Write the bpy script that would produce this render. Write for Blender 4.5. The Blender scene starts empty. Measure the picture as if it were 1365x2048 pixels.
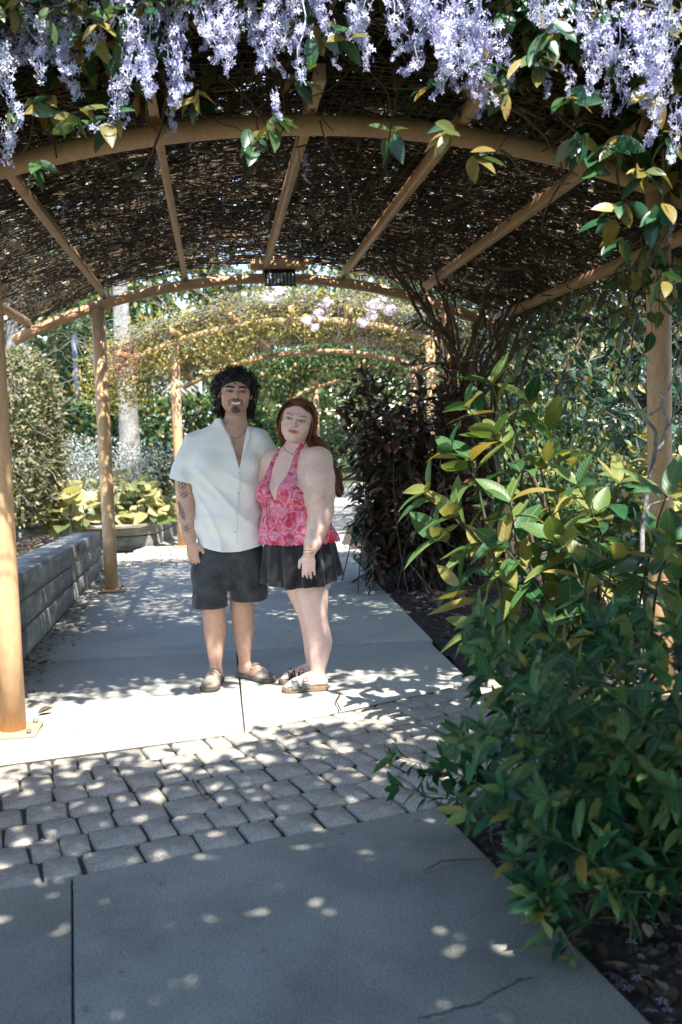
import bpy, math, random
import numpy as np
from mathutils import Vector, Matrix
from mathutils.bvhtree import BVHTree

rng = np.random.default_rng(11)
random.seed(5)
sc = bpy.context.scene
C = sc.collection
R_ = math.radians

# ------------------------------------------------------------------ camera
CAM_H, FPX = 1.42, 1990.6
PITCH, ROLL = R_(4.37), R_(1.8)
cam_d = bpy.data.cameras.new('camera')
cam = bpy.data.objects.new('camera', cam_d)
C.objects.link(cam)
cam_d.sensor_fit = 'HORIZONTAL'
cam_d.sensor_width = 24.0
cam_d.lens = 35.0
cam_d.clip_start = 0.05
cam_d.clip_end = 2000.0
CAMR = Matrix.Rotation(math.pi / 2 - PITCH, 3, 'X') @ Matrix.Rotation(-ROLL, 3, 'Z')
cam.matrix_world = Matrix.Translation((0, 0, CAM_H)) @ CAMR.to_4x4()
cam_d.dof.use_dof = True
cam_d.dof.focus_distance = 5.7
cam_d.dof.aperture_fstop = 2.8
sc.camera = cam

# ------------------------------------------------------------------ sky, sun, exposure
SUN_T = Vector((-0.40, 1.0, -1.52))          # direction the light travels
w = bpy.data.worlds.new('World')
sc.world = w
w.use_nodes = True
nt = w.node_tree
nt.nodes.clear()
sky = nt.nodes.new('ShaderNodeTexSky')
sky.sky_type = 'NISHITA'
sky.sun_disc = False
sky.sun_elevation = math.atan2(1.52, math.hypot(0.40, 1.0))
sky.sun_rotation = math.atan2(0.40, -1.0)
sky.air_density = 1.0
sky.dust_density = 0.6
sky.ozone_density = 1.3
bg = nt.nodes.new('ShaderNodeBackground')
bg.inputs[1].default_value = 0.15
wo = nt.nodes.new('ShaderNodeOutputWorld')
nt.links.new(sky.outputs[0], bg.inputs[0])
nt.links.new(bg.outputs[0], wo.inputs[0])
sun_d = bpy.data.lights.new('sun', 'SUN')
sun_d.energy = 4.4
sun_d.angle = R_(0.55)
sun_d.color = (1.0, 0.955, 0.89)
sun = bpy.data.objects.new('sun', sun_d)
sun.rotation_euler = SUN_T.to_track_quat('-Z', 'Y').to_euler()
sun.location = (3, -8, 12)
C.objects.link(sun)
vs = sc.view_settings
vs.view_transform = 'Standard'
vs.look = 'None'
vs.exposure = 2.0
vs.gamma = 1.0
sc.cycles.use_denoising = True
sc.cycles.max_bounces = 8
sc.cycles.diffuse_bounces = 5
sc.cycles.glossy_bounces = 3
sc.cycles.transmission_bounces = 5
sc.cycles.sample_clamp_indirect = 8.0

# ------------------------------------------------------------------ pixel helpers (photo pixels -> place)
def ray(px, py):
    return CAMR @ Vector(((px - 682.5) / FPX, -(py - 1024.0) / FPX, -1.0))

def at(px, py, Y):
    d = ray(px, py)
    return Vector((0, 0, CAM_H)) + d * (Y / d.y)

def gnd(px, py, z=0.0):
    d = ray(px, py)
    return Vector((0, 0, CAM_H)) + d * ((z - CAM_H) / d.z)

# ------------------------------------------------------------------ objects
def tag(o, label=None, cat=None, group=None, kind=None):
    if label: o['label'] = label
    if cat: o['category'] = cat
    if group: o['group'] = group
    if kind: o['kind'] = kind
    return o

def thing(name, label, cat, loc=(0, 0, 0), group=None, kind=None):
    o = bpy.data.objects.new(name, None)
    o.empty_display_size = 0.1
    C.objects.link(o)
    o.location = loc
    return tag(o, label, cat, group, kind)

def base_of(o):
    b = Vector((0, 0, 0))
    while o is not None:
        b = b + o.location
        o = o.parent
    return b

def raw_mesh(name, v, q=None, t=None, r=None, smooth=False, mat=None, cols=None):
    me = bpy.data.meshes.new(name)
    v = np.asarray(v, np.float32).reshape(-1, 3)
    q = np.zeros((0, 4), np.int32) if q is None else np.asarray(q, np.int32).reshape(-1, 4)
    t = np.zeros((0, 3), np.int32) if t is None else np.asarray(t, np.int32).reshape(-1, 3)
    me.vertices.add(len(v))
    me.vertices.foreach_set('co', v.ravel())
    nl = q.size + t.size
    me.loops.add(nl)
    me.loops.foreach_set('vertex_index', np.concatenate([q.ravel(), t.ravel()]).astype(np.int32))
    npoly = len(q) + len(t)
    me.polygons.add(npoly)
    st = np.concatenate([np.arange(len(q)) * 4, q.size + np.arange(len(t)) * 3]).astype(np.int32)
    me.polygons.foreach_set('loop_start', st)
    if smooth:
        me.polygons.foreach_set('use_smooth', np.ones(npoly, bool))
    if r is not None:
        a = me.attributes.new('rnd', 'FLOAT', 'POINT')
        a.data.foreach_set('value', np.asarray(r, np.float32).ravel())
    if cols is not None:
        a = me.attributes.new('paint', 'FLOAT_COLOR', 'POINT')
        c4 = np.ones((len(v), 4), np.float32)
        c4[:, :3] = cols
        a.data.foreach_set('color', c4.ravel())
    me.update(calc_edges=True)
    if mat is not None:
        me.materials.append(mat)
    return me

def link(name, me, parent=None, loc=None):
    o = bpy.data.objects.new(name, me)
    C.objects.link(o)
    if parent is not None:
        o.parent = parent
    if loc is not None:
        o.location = loc
    return o

class MB:
    def __init__(s):
        s.v, s.q, s.t, s.r, s.n = [], [], [], [], 0

    def add(s, v, q=None, t=None, r=0.0):
        v = np.asarray(v, float).reshape(-1, 3)
        if q is not None and len(q): s.q.append(np.asarray(q, int).reshape(-1, 4) + s.n)
        if t is not None and len(t): s.t.append(np.asarray(t, int).reshape(-1, 3) + s.n)
        s.v.append(v)
        s.r.append(np.broadcast_to(np.asarray(r, float), (len(v),)) if np.ndim(r) < 2 else r)
        s.n += len(v)
        return s

    def box(s, c, size, ax=None, r=0.0):
        """box; ax = 3x3 rows are local axes"""
        hx, hy, hz = [0.5 * k for k in size]
        p = np.array([[x, y, z] for z in (-hz, hz) for y in (-hy, hy) for x in (-hx, hx)])
        if ax is not None: p = p @ np.asarray(ax, float)
        p = p + np.asarray(c, float)
        q = [[0, 2, 3, 1], [4, 5, 7, 6], [0, 1, 5, 4], [2, 6, 7, 3], [0, 4, 6, 2], [1, 3, 7, 5]]
        return s.add(p, q, r=r)

    def bevbox(s, c, size, b=0.01, ax=None, r=0.0):
        """box with chamfered vertical edges and top/bottom edges"""
        hx, hy, hz = [0.5 * k for k in size]
        def ring(z, i):
            x, y = hx - i, hy - i
            k = b * 0.7
            return [[-x + k, -y, z], [x - k, -y, z], [x, -y + k, z], [x, y - k, z], [x - k, y, z], [-x + k, y, z], [-x, y - k, z], [-x, -y + k, z]]
        p = np.array(ring(-hz, b) + ring(-hz + b, 0) + ring(hz - b, 0) + ring(hz, b))
        if ax is not None: p = p @ np.asarray(ax, float)
        p = p + np.asarray(c, float)
        q = []
        for k in range(3):
            for i in range(8):
                j = (i + 1) % 8
                q.append([k * 8 + i, k * 8 + j, k * 8 + 8 + j, k * 8 + 8 + i])
        for o_, rev in ((0, True), (24, False)):
            f = [[o_, o_ + 1, o_ + 2, o_ + 3], [o_, o_ + 3, o_ + 4, o_ + 7], [o_ + 4, o_ + 5, o_ + 6, o_ + 7]]
            q += [list(reversed(g)) if rev else g for g in f]
        return s.add(p, q, r=r)

    def tube(s, pts, rad, n=8, cap=True, r=0.0):
        pts = np.asarray(pts, float)
        k = len(pts)
        rad = np.broadcast_to(np.asarray(rad, float), (k,))
        tg = np.gradient(pts, axis=0)
        tg /= np.linalg.norm(tg, axis=1)[:, None] + 1e-12
        ref = np.array([0.31, 0.17, 0.93]) if abs(tg[:, 2]).mean() < 0.8 else np.array([0.95, 0.2, 0.1])
        a = np.cross(tg, ref); a /= np.linalg.norm(a, axis=1)[:, None] + 1e-12
        b = np.cross(tg, a)
        th = np.arange(n) * 2 * math.pi / n
        v = pts[:, None] + rad[:, None, None] * (np.cos(th)[None, :, None] * a[:, None] + np.sin(th)[None, :, None] * b[:, None])
        v = v.reshape(-1, 3)
        i = np.arange(k - 1)[:, None] * n
        j = np.arange(n)[None]
        j2 = (j + 1) % n
        q = np.stack([i + j, i + n + j, i + n + j2, i + j2], -1).reshape(-1, 4)
        t = None
        if cap:
            v = np.vstack([v, pts[0], pts[-1]])
            e0 = k * n
            jj = np.arange(n); jn = (jj + 1) % n
            t = np.vstack([np.stack([np.full(n, e0), jj, jn], 1), np.stack([np.full(n, e0 + 1), (k - 1) * n + jn, (k - 1) * n + jj], 1)])
        return s.add(v, q, t, r)

    def instances(s, tv, tq, pos, dirv, up, size, r=0.0, wid=None):
        """copies of a leaf template (y = length, x = width, z = normal)"""
        pos = np.asarray(pos, float); m = len(pos)
        y = np.asarray(dirv, float); y = y / (np.linalg.norm(y, axis=1)[:, None] + 1e-9)
        z = np.asarray(up, float); z = z - (z * y).sum(1)[:, None] * y
        z /= np.linalg.norm(z, axis=1)[:, None] + 1e-9
        x = np.cross(y, z)
        size = np.broadcast_to(np.asarray(size, float), (m,))
        wid = np.ones(m) if wid is None else np.broadcast_to(wid, (m,))
        tv = np.asarray(tv, float)
        v = pos[:, None] + size[:, None, None] * (tv[None, :, :1] * x[:, None] * wid[:, None, None] + tv[None, :, 1:2] * y[:, None] + tv[None, :, 2:3] * z[:, None])
        k = len(tv)
        tq = np.asarray(tq, int)
        f = (tq[None] + (np.arange(m) * k)[:, None, None]).reshape(-1, tq.shape[1])
        rr = np.repeat(np.broadcast_to(np.asarray(r, float), (m,)), k)
        v = v.reshape(-1, 3)
        return s.add(v, f, None, rr) if tq.shape[1] == 4 else s.add(v, None, f, rr)

    def mesh(s, name, mat, smooth=False, off=(0, 0, 0)):
        v = np.vstack(s.v) - np.asarray(off, float)
        q = np.vstack(s.q) if s.q else None
        t = np.vstack(s.t) if s.t else None
        return raw_mesh(name, v, q, t, np.concatenate([np.asarray(k, float).ravel() for k in s.r]), smooth, mat)

    def build(s, name, mat, parent=None, smooth=False, origin=None):
        b = base_of(parent) if parent is not None else Vector(origin or (0, 0, 0))
        me = s.mesh(name, mat, smooth, b)
        return link(name, me, parent, None if parent is not None else b)

# ------------------------------------------------------------------ materials
def newmat(name):
    m = bpy.data.materials.new(name)
    m.use_nodes = True
    n = m.node_tree
    n.nodes.clear()
    return m, n

def N(n, typ, **kw):
    x = n.nodes.new(typ)
    for k, v_ in kw.items():
        if k == 'inp':
            for i, val in v_.items():
                x.inputs[i].default_value = val
        else:
            setattr(x, k, v_)
    return x

def ramp(n, fac, stops, interp='LINEAR'):
    x = n.nodes.new('ShaderNodeValToRGB')
    x.color_ramp.interpolation = interp
    e = x.color_ramp.elements
    while len(e) < len(stops): e.new(0.5)
    for k, (p, c) in enumerate(stops):
        e[k].position = p
        e[k].color = (c[0], c[1], c[2], 1)
    if fac is not None: n.links.new(fac, x.inputs[0])
    return x

def surf(name, stops, scale=6.0, rough=0.7, bump=0.1, bscale=60.0, detail=6.0, spec=0.4, fine=None, metal=0.0, stretch=(1, 1, 1), bdist=0.01, coord='Object'):
    """noise-coloured surface; stops = colour ramp, fine=(amount, scale) darkens by small speckle"""
    m, n = newmat(name)
    L = n.links.new
    tc = N(n, 'ShaderNodeTexCoord')
    mp = N(n, 'ShaderNodeMapping'); mp.inputs['Scale'].default_value = stretch
    L(tc.outputs[coord], mp.inputs[0])
    nz = N(n, 'ShaderNodeTexNoise', inp={'Scale': scale, 'Detail': detail, 'Roughness': 0.62})
    L(mp.outputs[0], nz.inputs['Vector'])
    cr = ramp(n, nz.outputs[0], stops)
    col = cr.outputs[0]
    if fine:
        n2 = N(n, 'ShaderNodeTexNoise', inp={'Scale': fine[1], 'Detail': 3.0, 'Roughness': 0.7})
        L(mp.outputs[0], n2.inputs['Vector'])
        r2 = ramp(n, n2.outputs[0], [(0.32, (1 - fine[0],) * 3), (0.55, (1, 1, 1)), (0.75, (1 + fine[0] * 0.4,) * 3)])
        mx = N(n, 'ShaderNodeMix', data_type='RGBA', blend_type='MULTIPLY')
        mx.inputs[0].default_value = 1.0
        L(col, mx.inputs[6]); L(r2.outputs[0], mx.inputs[7])
        col = mx.outputs[2]
    p = N(n, 'ShaderNodeBsdfPrincipled', inp={'Roughness': rough, 'Specular IOR Level': spec, 'Metallic': metal})
    L(col, p.inputs['Base Color'])
    if bump:
        nb = N(n, 'ShaderNodeTexNoise', inp={'Scale': bscale, 'Detail': 5.0, 'Roughness': 0.65})
        L(mp.outputs[0], nb.inputs['Vector'])
        bp = N(n, 'ShaderNodeBump', inp={'Strength': bump, 'Distance': bdist})
        L(nb.outputs[0], bp.inputs['Height'])
        L(bp.outputs[0], p.inputs['Normal'])
    o = N(n, 'ShaderNodeOutputMaterial')
    L(p.outputs[0], o.inputs[0])
    return m

def leafmat(name, stops, rough=0.4, trans=0.35, spec=0.5, tint=(1.25, 1.15, 0.6), veins=False):
    """leaf colour picked per leaf from a ramp; light also passes through"""
    m, n = newmat(name)
    L = n.links.new
    at_ = N(n, 'ShaderNodeAttribute'); at_.attribute_name = 'rnd'
    oi = N(n, 'ShaderNodeObjectInfo')
    ad = N(n, 'ShaderNodeMath', operation='ADD'); L(at_.outputs['Fac'], ad.inputs[0]); L(oi.outputs['Random'], ad.inputs[1])
    fr = N(n, 'ShaderNodeMath', operation='FRACT'); L(ad.outputs[0], fr.inputs[0])
    tc = N(n, 'ShaderNodeTexCoord')
    nz = N(n, 'ShaderNodeTexNoise', inp={'Scale': 14.0, 'Detail': 3.0})
    L(tc.outputs['Object'], nz.inputs['Vector'])
    mm = N(n, 'ShaderNodeMath', operation='MULTIPLY_ADD', inp={1: 0.34, 2: -0.17}); L(nz.outputs[0], mm.inputs[0])
    a2 = N(n, 'ShaderNodeMath', operation='ADD', use_clamp=True); L(fr.outputs[0], a2.inputs[0]); L(mm.outputs[0], a2.inputs[1])
    cr = ramp(n, a2.outputs[0], stops)
    col = cr.outputs[0]
    p = N(n, 'ShaderNodeBsdfPrincipled', inp={'Roughness': rough, 'Specular IOR Level': spec})
    if veins:      # pale midrib and side veins on single leaves (x across, y along the leaf)
        sx_ = N(n, 'ShaderNodeSeparateXYZ'); L(tc.outputs['Object'], sx_.inputs[0])
        ab = N(n, 'ShaderNodeMath', operation='ABSOLUTE'); L(sx_.outputs[0], ab.inputs[0])
        mr = N(n, 'ShaderNodeMapRange', inp={1: 0.006, 2: 0.016, 3: 1.0, 4: 0.0}); L(ab.outputs[0], mr.inputs[0])
        ma = N(n, 'ShaderNodeMath', operation='MULTIPLY_ADD', inp={1: -1.1}); L(ab.outputs[0], ma.inputs[0]); L(sx_.outputs[1], ma.inputs[2])
        ms_ = N(n, 'ShaderNodeMath', operation='MULTIPLY', inp={1: 9.0}); L(ma.outputs[0], ms_.inputs[0])
        fr2 = N(n, 'ShaderNodeMath', operation='PINGPONG', inp={1: 0.5}); L(ms_.outputs[0], fr2.inputs[0])
        mr2 = N(n, 'ShaderNodeMapRange', inp={1: 0.02, 2: 0.09, 3: 0.45, 4: 0.0}); L(fr2.outputs[0], mr2.inputs[0])
        mxm = N(n, 'ShaderNodeMath', operation='MAXIMUM'); L(mr.outputs[0], mxm.inputs[0]); L(mr2.outputs[0], mxm.inputs[1])
        mxc = N(n, 'ShaderNodeMix', data_type='RGBA'); mxc.inputs[7].default_value = (0.26, 0.30, 0.12, 1)
        sc_ = N(n, 'ShaderNodeMath', operation='MULTIPLY', inp={1: 0.55}); L(mxm.outputs[0], sc_.inputs[0])
        L(sc_.outputs[0], mxc.inputs[0]); L(col, mxc.inputs[6]); col = mxc.outputs[2]
        # brown spots and dry tips, different on every leaf
        of = N(n, 'ShaderNodeMath', operation='MULTIPLY', inp={1: 60.0}); L(oi.outputs['Random'], of.inputs[0])
        va = N(n, 'ShaderNodeVectorMath', operation='ADD'); L(tc.outputs['Object'], va.inputs[0]); L(of.outputs[0], va.inputs[1])
        sn = N(n, 'ShaderNodeTexNoise', inp={'Scale': 9.0, 'Detail': 4.0, 'Roughness': 0.7}); L(va.outputs[0], sn.inputs['Vector'])
        sm = N(n, 'ShaderNodeMapRange', inp={1: 0.62, 2: 0.72, 3: 0.0, 4: 0.75}); L(sn.outputs[0], sm.inputs[0])
        mxs = N(n, 'ShaderNodeMix', data_type='RGBA'); mxs.inputs[7].default_value = (0.13, 0.075, 0.03, 1)
        L(sm.outputs[0], mxs.inputs[0]); L(col, mxs.inputs[6]); col = mxs.outputs[2]
        bp = N(n, 'ShaderNodeBump', inp={'Strength': 0.5, 'Distance': 0.02}); bp.invert = True
        L(mxm.outputs[0], bp.inputs['Height']); L(bp.outputs[0], p.inputs['Normal'])
    L(col, p.inputs['Base Color'])
    tr = N(n, 'ShaderNodeBsdfTranslucent')
    mx = N(n, 'ShaderNodeMix', data_type='RGBA', blend_type='MULTIPLY'); mx.inputs[0].default_value = 1.0
    mx.inputs[7].default_value = (*tint, 1)
    L(col, mx.inputs[6]); L(mx.outputs[2], tr.inputs[0])
    ms = N(n, 'ShaderNodeMixShader', inp={0: trans})
    L(p.outputs[0], ms.inputs[1]); L(tr.outputs[0], ms.inputs[2])
    o = N(n, 'ShaderNodeOutputMaterial'); L(ms.outputs[0], o.inputs[0])
    return m

def plain(name, col, rough=0.5, spec=0.4, metal=0.0, sss=0.0):
    m, n = newmat(name)
    tc = N(n, 'ShaderNodeTexCoord')
    nz = N(n, 'ShaderNodeTexNoise', inp={'Scale': 35.0, 'Detail': 4.0})
    n.links.new(tc.outputs['Object'], nz.inputs['Vector'])
    cr = ramp(n, nz.outputs[0], [(0.3, [c * 0.82 for c in col]), (0.7, [min(1, c * 1.12) for c in col])])
    p = N(n, 'ShaderNodeBsdfPrincipled', inp={'Roughness': rough, 'Specular IOR Level': spec, 'Metallic': metal})
    n.links.new(cr.outputs[0], p.inputs['Base Color'])
    o = N(n, 'ShaderNodeOutputMaterial'); n.links.new(p.outputs[0], o.inputs[0])
    return m

# leaf templates: y length 0..1, x width, z normal
def leaf_tmpl(wid=0.4, fold=0.08, curl=0.12, seg=5, peak=0.45, point=1.0):
    v, q = [], []
    for i in range(seg + 1):
        t = i / seg
        w_ = wid * 0.5 * (math.sin(math.pi * t ** (math.log(0.5) / math.log(peak))) ** 0.8 if 0 < t < 1 else 0.0) + 0.004
        if t == 1: w_ = 0.004 * point
        z = -curl * t * t
        v += [[-w_, t, z + fold * w_ * 4], [0, t, z], [w_, t, z + fold * w_ * 4]]
    for i in range(seg):
        a = i * 3
        q += [[a, a + 1, a + 4, a + 3], [a + 1, a + 2, a + 5, a + 4]]
    return np.array(v), np.array(q)

LEAF_S = (np.array([[0, 0, 0], [0.24, 0.42, 0.05], [0, 1, -0.06], [-0.24, 0.42, 0.05]]), np.array([[0, 1, 2, 3]]))
LEAF_M = leaf_tmpl(0.46, 0.07, 0.15, 3, 0.45)
LEAF_L = leaf_tmpl(0.44, 0.08, 0.18, 6, 0.45)
LEAF_N = leaf_tmpl(0.26, 0.08, 0.22, 5, 0.45)
LEAF_R = leaf_tmpl(0.95, 0.04, 0.08, 4, 0.4)

def unit(a):
    a = np.asarray(a, float)
    return a / (np.linalg.norm(a, axis=-1, keepdims=True) + 1e-9)

def rdir(n, g=rng):
    return unit(g.normal(size=(n, 3)))

def leaf_objs(name, meshes, pos, dirv, up, size, parent, wid=None):
    """every leaf an object sharing one of a few meshes"""
    b = np.array(base_of(parent))
    y = unit(dirv)
    z = np.asarray(up, float); z = unit(z - (z * y).sum(1)[:, None] * y)
    x = np.cross(y, z)
    for i in range(len(pos)):
        o = bpy.data.objects.new(name, meshes[i % len(meshes)])
        C.objects.link(o)
        o.parent = parent
        s_ = size[i]
        M = Matrix(((x[i, 0] * s_, y[i, 0] * s_, z[i, 0] * s_, pos[i, 0] - b[0]),
                    (x[i, 1] * s_, y[i, 1] * s_, z[i, 1] * s_, pos[i, 1] - b[1]),
                    (x[i, 2] * s_, y[i, 2] * s_, z[i, 2] * s_, pos[i, 2] - b[2]), (0, 0, 0, 1)))
        o.matrix_basis = M

def tmpl_mesh(name, T, mat):
    return raw_mesh(name, T[0], T[1] if T[1].shape[1] == 4 else None, None if T[1].shape[1] == 4 else T[1], None, True, mat)

def wander(p0, d0, length, seg, jit, g=rng, grav=0.0):
    """random-walk stem"""
    p = np.array(p0, float); d = unit(np.array(d0, float))
    out = [p.copy()]
    st = length / seg
    for _ in range(seg):
        d = unit(d + g.normal(size=3) * jit + np.array([0, 0, grav]))
        p = p + d * st
        out.append(p.copy())
    return np.array(out)
# ================================================================== SETTING
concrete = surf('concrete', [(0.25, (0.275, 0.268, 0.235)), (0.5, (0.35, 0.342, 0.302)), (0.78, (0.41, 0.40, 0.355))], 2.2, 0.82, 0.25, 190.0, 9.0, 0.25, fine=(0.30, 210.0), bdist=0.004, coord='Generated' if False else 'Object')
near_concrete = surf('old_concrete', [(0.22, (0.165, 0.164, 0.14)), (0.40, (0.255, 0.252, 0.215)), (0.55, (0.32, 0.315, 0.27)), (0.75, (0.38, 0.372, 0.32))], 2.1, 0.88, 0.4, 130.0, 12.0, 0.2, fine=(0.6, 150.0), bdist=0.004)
paver_m = surf('paver_stone', [(0.25, (0.25, 0.226, 0.187)), (0.55, (0.35, 0.32, 0.27)), (0.8, (0.43, 0.40, 0.34))], 5.0, 0.85, 0.5, 120.0, 6.0, 0.2, fine=(0.45, 130.0), bdist=0.006)
grit_m = surf('joint_grit', [(0.3, (0.016, 0.015, 0.013)), (0.7, (0.06, 0.055, 0.047))], 60.0, 0.95, 0.5, 150.0)
soil_m = surf('garden_soil', [(0.25, (0.020, 0.016, 0.013)), (0.5, (0.05, 0.04, 0.033)), (0.8, (0.10, 0.085, 0.07))], 9.0, 0.95, 0.8, 45.0, 8.0, 0.2, bdist=0.03)
litter_m = surf('bed_litter', [(0.25, (0.07, 0.05, 0.038)), (0.5, (0.15, 0.115, 0.09)), (0.8, (0.27, 0.22, 0.18))], 12.0, 0.95, 0.8, 60.0, 8.0, 0.2, bdist=0.03)
lawn_m = surf('ground_turf', [(0.25, (0.03, 0.045, 0.018)), (0.5, (0.06, 0.075, 0.03)), (0.8, (0.11, 0.10, 0.055))], 1.2, 0.95, 0.6, 30.0, 8.0, 0.2, bdist=0.05)
sleeper_m = surf('weathered_sleeper', [(0.28, (0.09, 0.088, 0.078)), (0.45, (0.21, 0.205, 0.185)), (0.6, (0.29, 0.28, 0.25)), (0.8, (0.38, 0.365, 0.33))], 4.0, 0.85, 0.4, 60.0, 8.0, 0.2, fine=(0.25, 60.0), stretch=(1, 1, 3), bdist=0.01)
tan_m = surf('tan_paint', [(0.22, (0.27, 0.155, 0.075)), (0.36, (0.41, 0.25, 0.125)), (0.55, (0.48, 0.30, 0.155)), (0.8, (0.54, 0.355, 0.20))], 4.5, 0.5, 0.12, 70.0, 9.0, 0.4, fine=(0.18, 45.0), stretch=(1, 1, 0.35))
plate_m = surf('tan_plate', [(0.25, (0.36, 0.22, 0.11)), (0.6, (0.50, 0.32, 0.17)), (0.85, (0.42, 0.24, 0.12))], 14.0, 0.6, 0.2, 60.0)
steel_m = surf('dull_steel', [(0.3, (0.13, 0.13, 0.13)), (0.7, (0.26, 0.25, 0.24))], 20.0, 0.5, 0.1, 80.0, metal=0.6)
wire_m = surf('rusty_wire', [(0.3, (0.045, 0.028, 0.013)), (0.7, (0.12, 0.07, 0.03))], 12.0, 0.7, 0.0, metal=0.2)
black_m = plain('black_enamel', (0.012, 0.012, 0.013), 0.4)
glass_m = plain('frosted_glass', (0.42, 0.48, 0.50), 0.25)
shed_m = surf('dark_boards', [(0.3, (0.022, 0.022, 0.02)), (0.7, (0.06, 0.058, 0.05))], 4.0, 0.8, 0.3, 30.0, stretch=(6, 6, 0.5))
lath_m = surf('grey_lath', [(0.3, (0.15, 0.15, 0.14)), (0.7, (0.28, 0.27, 0.25))], 5.0, 0.8, 0.2, 30.0)
teal_m = surf('green_sheet_roof', [(0.3, (0.02, 0.14, 0.12)), (0.7, (0.04, 0.22, 0.19))], 3.0, 0.5, 0.0)
pole_m = plain('grey_pole', (0.10, 0.12, 0.16), 0.5)

# pergola frame: u across, v along
MID1 = np.array([0.016, 5.04]); U1 = np.array([0.9925, 0.122]); V1 = np.array([-0.122, 0.9925])
def sv(s_, v_, z=0.0):
    p = MID1 + s_ * U1 + v_ * V1
    return np.array([p[0], p[1], z])

# ---- ground
def sheet(name, f, n0, n1, mat, **kw):
    a, b = np.meshgrid(np.linspace(0, 1, n0), np.linspace(0, 1, n1), indexing='ij')
    v = f(a.ravel(), b.ravel())
    i = (np.arange(n0 - 1)[:, None] * n1 + np.arange(n1 - 1)[None]).ravel()
    q = np.stack([i, i + n1, i + n1 + 1, i + 1], 1)
    m = MB().add(v, q)
    o = m.build(name, mat, smooth=True)
    return tag(o, **kw)

def vnoise(x, y, f, seed=0):
    return (np.sin(x * f * 1.7 + seed) * np.cos(y * f * 1.3 + seed * 2.1) + 0.6 * np.sin(x * f * 3.9 + y * f * 2.7 + seed * 3.3) + 0.4 * np.sin(-x * f * 7.3 + y * f * 8.1 + seed)) / 2.0

sheet('ground', lambda a, b: np.stack([(a - 0.5) * 600, b * 600 - 120, 0 * a - 0.055], 1), 2, 2, lawn_m, kind='structure')

# ---- concrete panels
path = thing('path', 'grey concrete footpath running under the pergola', 'path', (0, 3, 0), kind='structure')
def panel(poly, name='slab', z=0.0, th=0.05, g=0.005, parent=path, mat=concrete):
    p = np.asarray(poly, float)
    c = p.mean(0)
    n = len(p)
    # inset by edge normals
    def inset(d):
        out = []
        for i in range(n):
            e0 = unit(p[i] - p[i - 1]); e1 = unit(p[(i + 1) % n] - p[i])
            n0 = np.array([-e0[1], e0[0]]); n1 = np.array([-e1[1], e1[0]])
            k = unit(n0 + n1)
            out.append(p[i] + k * d / max(0.4, (k * n0).sum()))
        return np.array(out)
    a, b_ = inset(g), inset(g + 0.004)
    v = np.vstack([np.c_[a, np.full(n, z - th)], np.c_[a, np.full(n, z - 0.004)], np.c_[b_, np.full(n, z)], [[c[0], c[1], z]]])
    q = []
    for k in range(2):
        for i in range(n):
            j = (i + 1) % n
            q.append([k * n + i, k * n + j, k * n + n + j, k * n + n + i])
    t = [[2 * n + i, 2 * n + (i + 1) % n, 3 * n] for i in range(n)]
    return MB().add(v, q, t).build(name, mat, parent)

near_line = lambda X: 3.099 + 0.4033 * (X + 1.134)
far_line = lambda X: 4.764 + 0.515 * (X + 0.528) + 0.117 * (X + 0.528) ** 2
redge = lambda Y: 0.373 - (Y - 3.561) * 0.2583
joint = lambda Y: -0.916 - (Y - 3.156) * 0.27
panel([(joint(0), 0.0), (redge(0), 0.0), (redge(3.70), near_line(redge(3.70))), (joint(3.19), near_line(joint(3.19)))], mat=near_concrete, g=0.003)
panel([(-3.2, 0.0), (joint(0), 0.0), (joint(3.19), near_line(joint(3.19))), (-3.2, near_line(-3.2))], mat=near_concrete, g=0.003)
def on_far(s_):
    for v_ in np.linspace(-2, 2, 4001):
        p = sv(s_, v_)
        if p[1] > far_line(p[0]): return p[:2]
SL, SM, SR = -1.96, -0.55, 0.765
panel([on_far(SL), on_far(SM), sv(SM, 1.65)[:2], sv(SL, 1.65)[:2]])
panel([on_far(SM), on_far(SR), sv(SR, 1.65)[:2], sv(SM, 1.65)[:2]])
for v0, v1 in ((1.65, 4.1), (4.1, 6.5)):
    panel([sv(SL, v0)[:2], sv(SR + 0.02 * v0, v0)[:2], sv(SR + 0.02 * v1, v1)[:2], sv(SL, v1)[:2]], g=0.003)
pl = [(-2.75, 13.0), (-2.52, 16.0), (-2.3, 19.0), (-1.5, 23.5), (0.2, 29.0), (3.5, 36.0)]
pr = [(0.0, 13.3), (0.12, 16.0), (0.35, 19.0), (0.9, 23.0), (2.6, 28.0), (6.0, 34.0)]
for i in range(5):
    panel([pl[i], pr[i], pr[i + 1], pl[i + 1]], g=0.004)
# footing pad under the near post
panel([(-2.05, 4.50), (-1.40, 4.46), (-1.34, 4.88), (-2.0, 4.95)], 'footing_pad', 0.008, 0.05, 0.0)

# crack in the near slab
cp = [(835, 2040), (900, 2022), (960, 2008), (985, 1990), (1010, 1978), (1040, 1963), (1078, 1955)]
cr_ = MB()
pts = [gnd(*k) for k in cp]
fine_ = []
for a_, b_ in zip(pts[:-1], pts[1:]):
    for t in np.linspace(0, 1, 6, endpoint=False):
        q_ = a_.lerp(b_, t)
        fine_.append((q_.x + rng.normal() * 0.003, q_.y + rng.normal() * 0.003))
fine_ = np.array(fine_)
wdt = 0.0016 + 0.0022 * rng.random(len(fine_)); wdt[0] = wdt[-1] = 0.0003
vv = np.vstack([np.c_[fine_[:, 0], fine_[:, 1] - wdt, np.full(len(fine_), 0.003)], np.c_[fine_[:, 0], fine_[:, 1] + wdt, np.full(len(fine_), 0.003)]])
k_ = len(fine_)
cr_.add(vv, [[i, i + 1, k_ + i + 1, k_ + i] for i in range(k_ - 1)]).build('crack', grit_m, path)

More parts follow.
